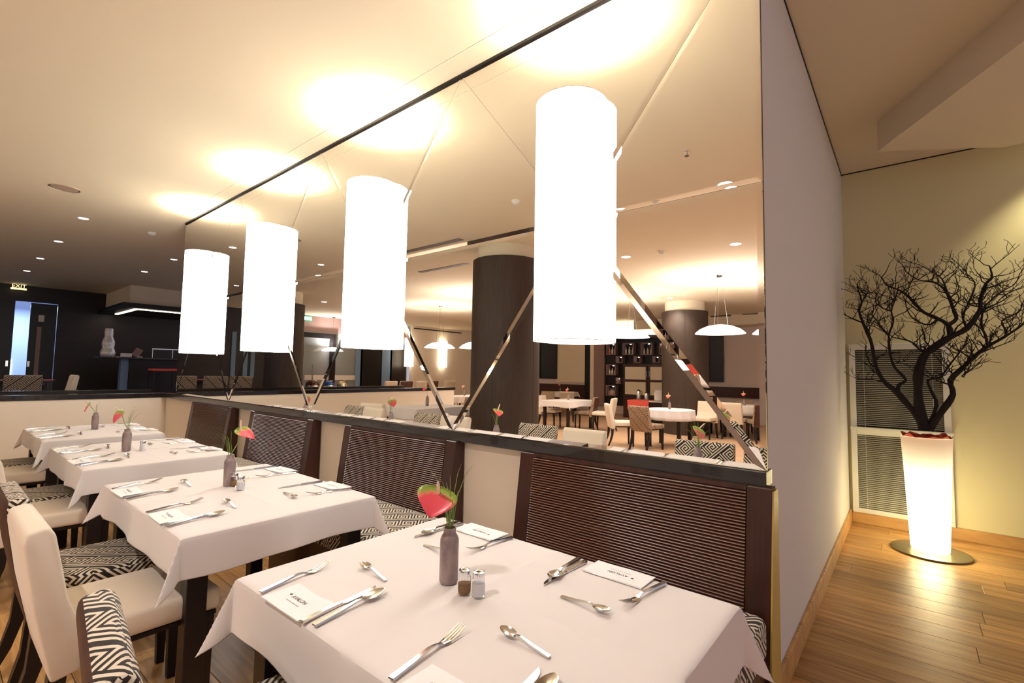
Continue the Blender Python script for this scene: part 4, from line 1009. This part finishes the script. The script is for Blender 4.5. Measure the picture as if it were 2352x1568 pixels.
# ------------------------------------------------------------------ hall tables and chairs
def small_vase(p, label, cat='vase'):
    tag(link('bottle_vase', VME, None, p), label, cat, 'vases on the hall tables')
def simple_flower(p, col, label):
    t = thing('anthurium_flower', label, 'flower', p, 0, 'flowers on the hall tables')
    bm = BM(); tube(bm, [(0, 0, 0), (.01, 0, .08), (.03, .01, .13)], .0025, 5); obj('stem', bm, 'stem_green', t)
    bm = spathe_bm(.075, .05); bm.transform(Matrix.Translation((.03, .01, .13)) @ Matrix.Rotation(.9, 4, 'Y')); obj('spathe', bm, 'spathe', t, 80)
    bm = BM(); tube(bm, [(.03, .01, .13), (.03, .01, .19)], [.005, .003], 6); obj('spadix', bm, 'spadix', t)
def hall_table(cx, cy, lx, ly, z0, name, seed, round_=False):
    table('dark timber table under the cloth of ' + name, cx, cy, lx, ly, z0, .75, 'hall dining tables', round_)
    o = obj('tablecloth', round_cloth_bm(lx / 2, .20, seed=seed) if round_ else cloth_bm(lx, ly, .16, seed=seed), 'cloth', None, 60, (cx, cy, z0 + .749)); finish_cloth(o, 0)
    tag(o, 'off-white cloth draped over ' + name, 'tablecloth', 'hall tablecloths')
    small_vase((cx, cy, z0 + .751), 'slim grey vase standing on ' + name); simple_flower((cx, cy, z0 + .751 + .152), 0, 'single anthurium in the vase on ' + name)
def mid(*pp): return sum(pp, Vector()) / len(pp)
A_ = mid(rf(1252, 918, z=.75), rf(1359, 916, z=.75), rf(1320, 924.6, z=.75), rf(1290, 915, z=.75))
B_ = mid(rf(1475, 938, z=.75), rf(1602, 941, z=.75)); C_ = rf(1710, 931, z=.75); F_ = rf(1287, 899.5, z=.75)
hall_table(A_.x, A_.y, 1.25, .85, 0, 'the square hall table near the mauve pillar', 21)
hall_table(B_.x, B_.y, .98, .98, 0, 'the round hall table before the sideboard', 22, True)
hall_table(C_.x, C_.y, 1.15, 1.15, 0, 'the round hall table by the framed mirror', 23, True)
hall_table(F_.x, F_.y, 1.2, .8, 0, 'the hall table along the dark wainscot', 24)
hall_table(-2.92, 5.72, 1.05, .80, PF, 'the lone table on the platform aisle', 25)
hall_table(-7.9, 9.9, 1.2, .8, 0, 'the hall table past the half wall end', 26)
def seat_at(proto, c, ang, dist, z0, label, grp, turn=0):
    x, y = c[0] + dist * math.cos(ang), c[1] + dist * math.sin(ang)
    place_chair(proto, (x, y, z0), ang + PI + turn, label, grp)
D = math.radians; GH = 'chairs of the main hall'
def px_chair(proto, px, py, c, label, turn=0):
    p = rf(px, py, z=0); place_chair(proto, (p.x, p.y, 0), math.atan2(c.y - p.y, c.x - p.x) + turn, label, GH)
for pr_, px, py, w_ in ((chair_cream_wide, 1262, 981, 'cream chair by the column'), (chair_leather, 1346, 987, 'brown-backed chair'), (chair_cream_wide, 1388, 990, 'cream chair beside the brown-backed one'), (chair_tan, 1302, 968, 'tan chair')): px_chair(pr_, px, py, A_, w_ + ' at the square hall table')
for pr_, px, py, w_ in ((chair_cream_wide, 1424, 1022, 'cream chair'), (chair_brown, 1486, 1031, 'brown key-patterned chair'), (chair_cream_wide, 1618, 1006, 'cream chair near the framed mirror'), (chair_leather, 1590, 986, 'brown-backed chair'), (chair_brown, 1540, 975, 'key-patterned chair facing the aisle')): px_chair(pr_, px, py, B_, w_ + ' at the round hall table before the sideboard')
for pr_, px, py, w_ in ((chair_cream_wide, 1690, 1008, 'cream chair'), (chair_leather, 1748, 1016, 'brown-backed chair'), ): px_chair(pr_, px, py, C_, w_ + ' at the round table by the framed mirror')
for a, w_ in ((165, 'tan chair with its back to the bench'), (110, 'tan chair near the column')): seat_at(chair_tan, C_, D(a), 1.0, 0, w_ + ' at the round table by the framed mirror', GH)
for pr_, px, py, w_ in ((chair_tan, 1262, 955, 'tan chair'), (chair_cream_wide, 1300, 956, 'cream chair')): px_chair(pr_, px, py, F_, w_ + ' at the hall table along the dark wainscot')
E_ = (-2.92, 5.72)
seat_at(chair_cream, E_, D(-8), .84, PF, 'cream chair on the bench side of the lone platform table', GH); seat_at(chair_tan, E_, D(178), .86, PF, 'tan chair on the hall side of the lone platform table', GH)
H_ = (-7.9, 9.9)
for a, pr_, w_ in ((-90, chair_leather, 'brown-backed chair'), (90, chair_tan, 'tan chair'), (0, chair_cream_wide, 'cream chair'), (180, chair_leather, 'brown-backed chair far side')): seat_at(pr_, H_, D(a), .85, 0, w_ + ' at the hall table past the half wall end', GH)
for k in range(5):
    px = (915, 950, 985, 1010, 1050)[k]; p = rf(px, 893, y=11.6)
    place_chair((chair_tan, chair_leather, chair_tan, chair_leather, chair_tan)[k], (p.x, 12.2, .28), PI / 2, ('tan' if k % 2 == 0 else 'brown-backed') + ' chair on the low step below the cream lamp wall', 'chairs below the cream lamp wall')
struct('floor_step', B(-11.5, -4.95, 11.6, 15.4, 0, .28), 'hall_oak', 'low oak step below the cream lamp wall')
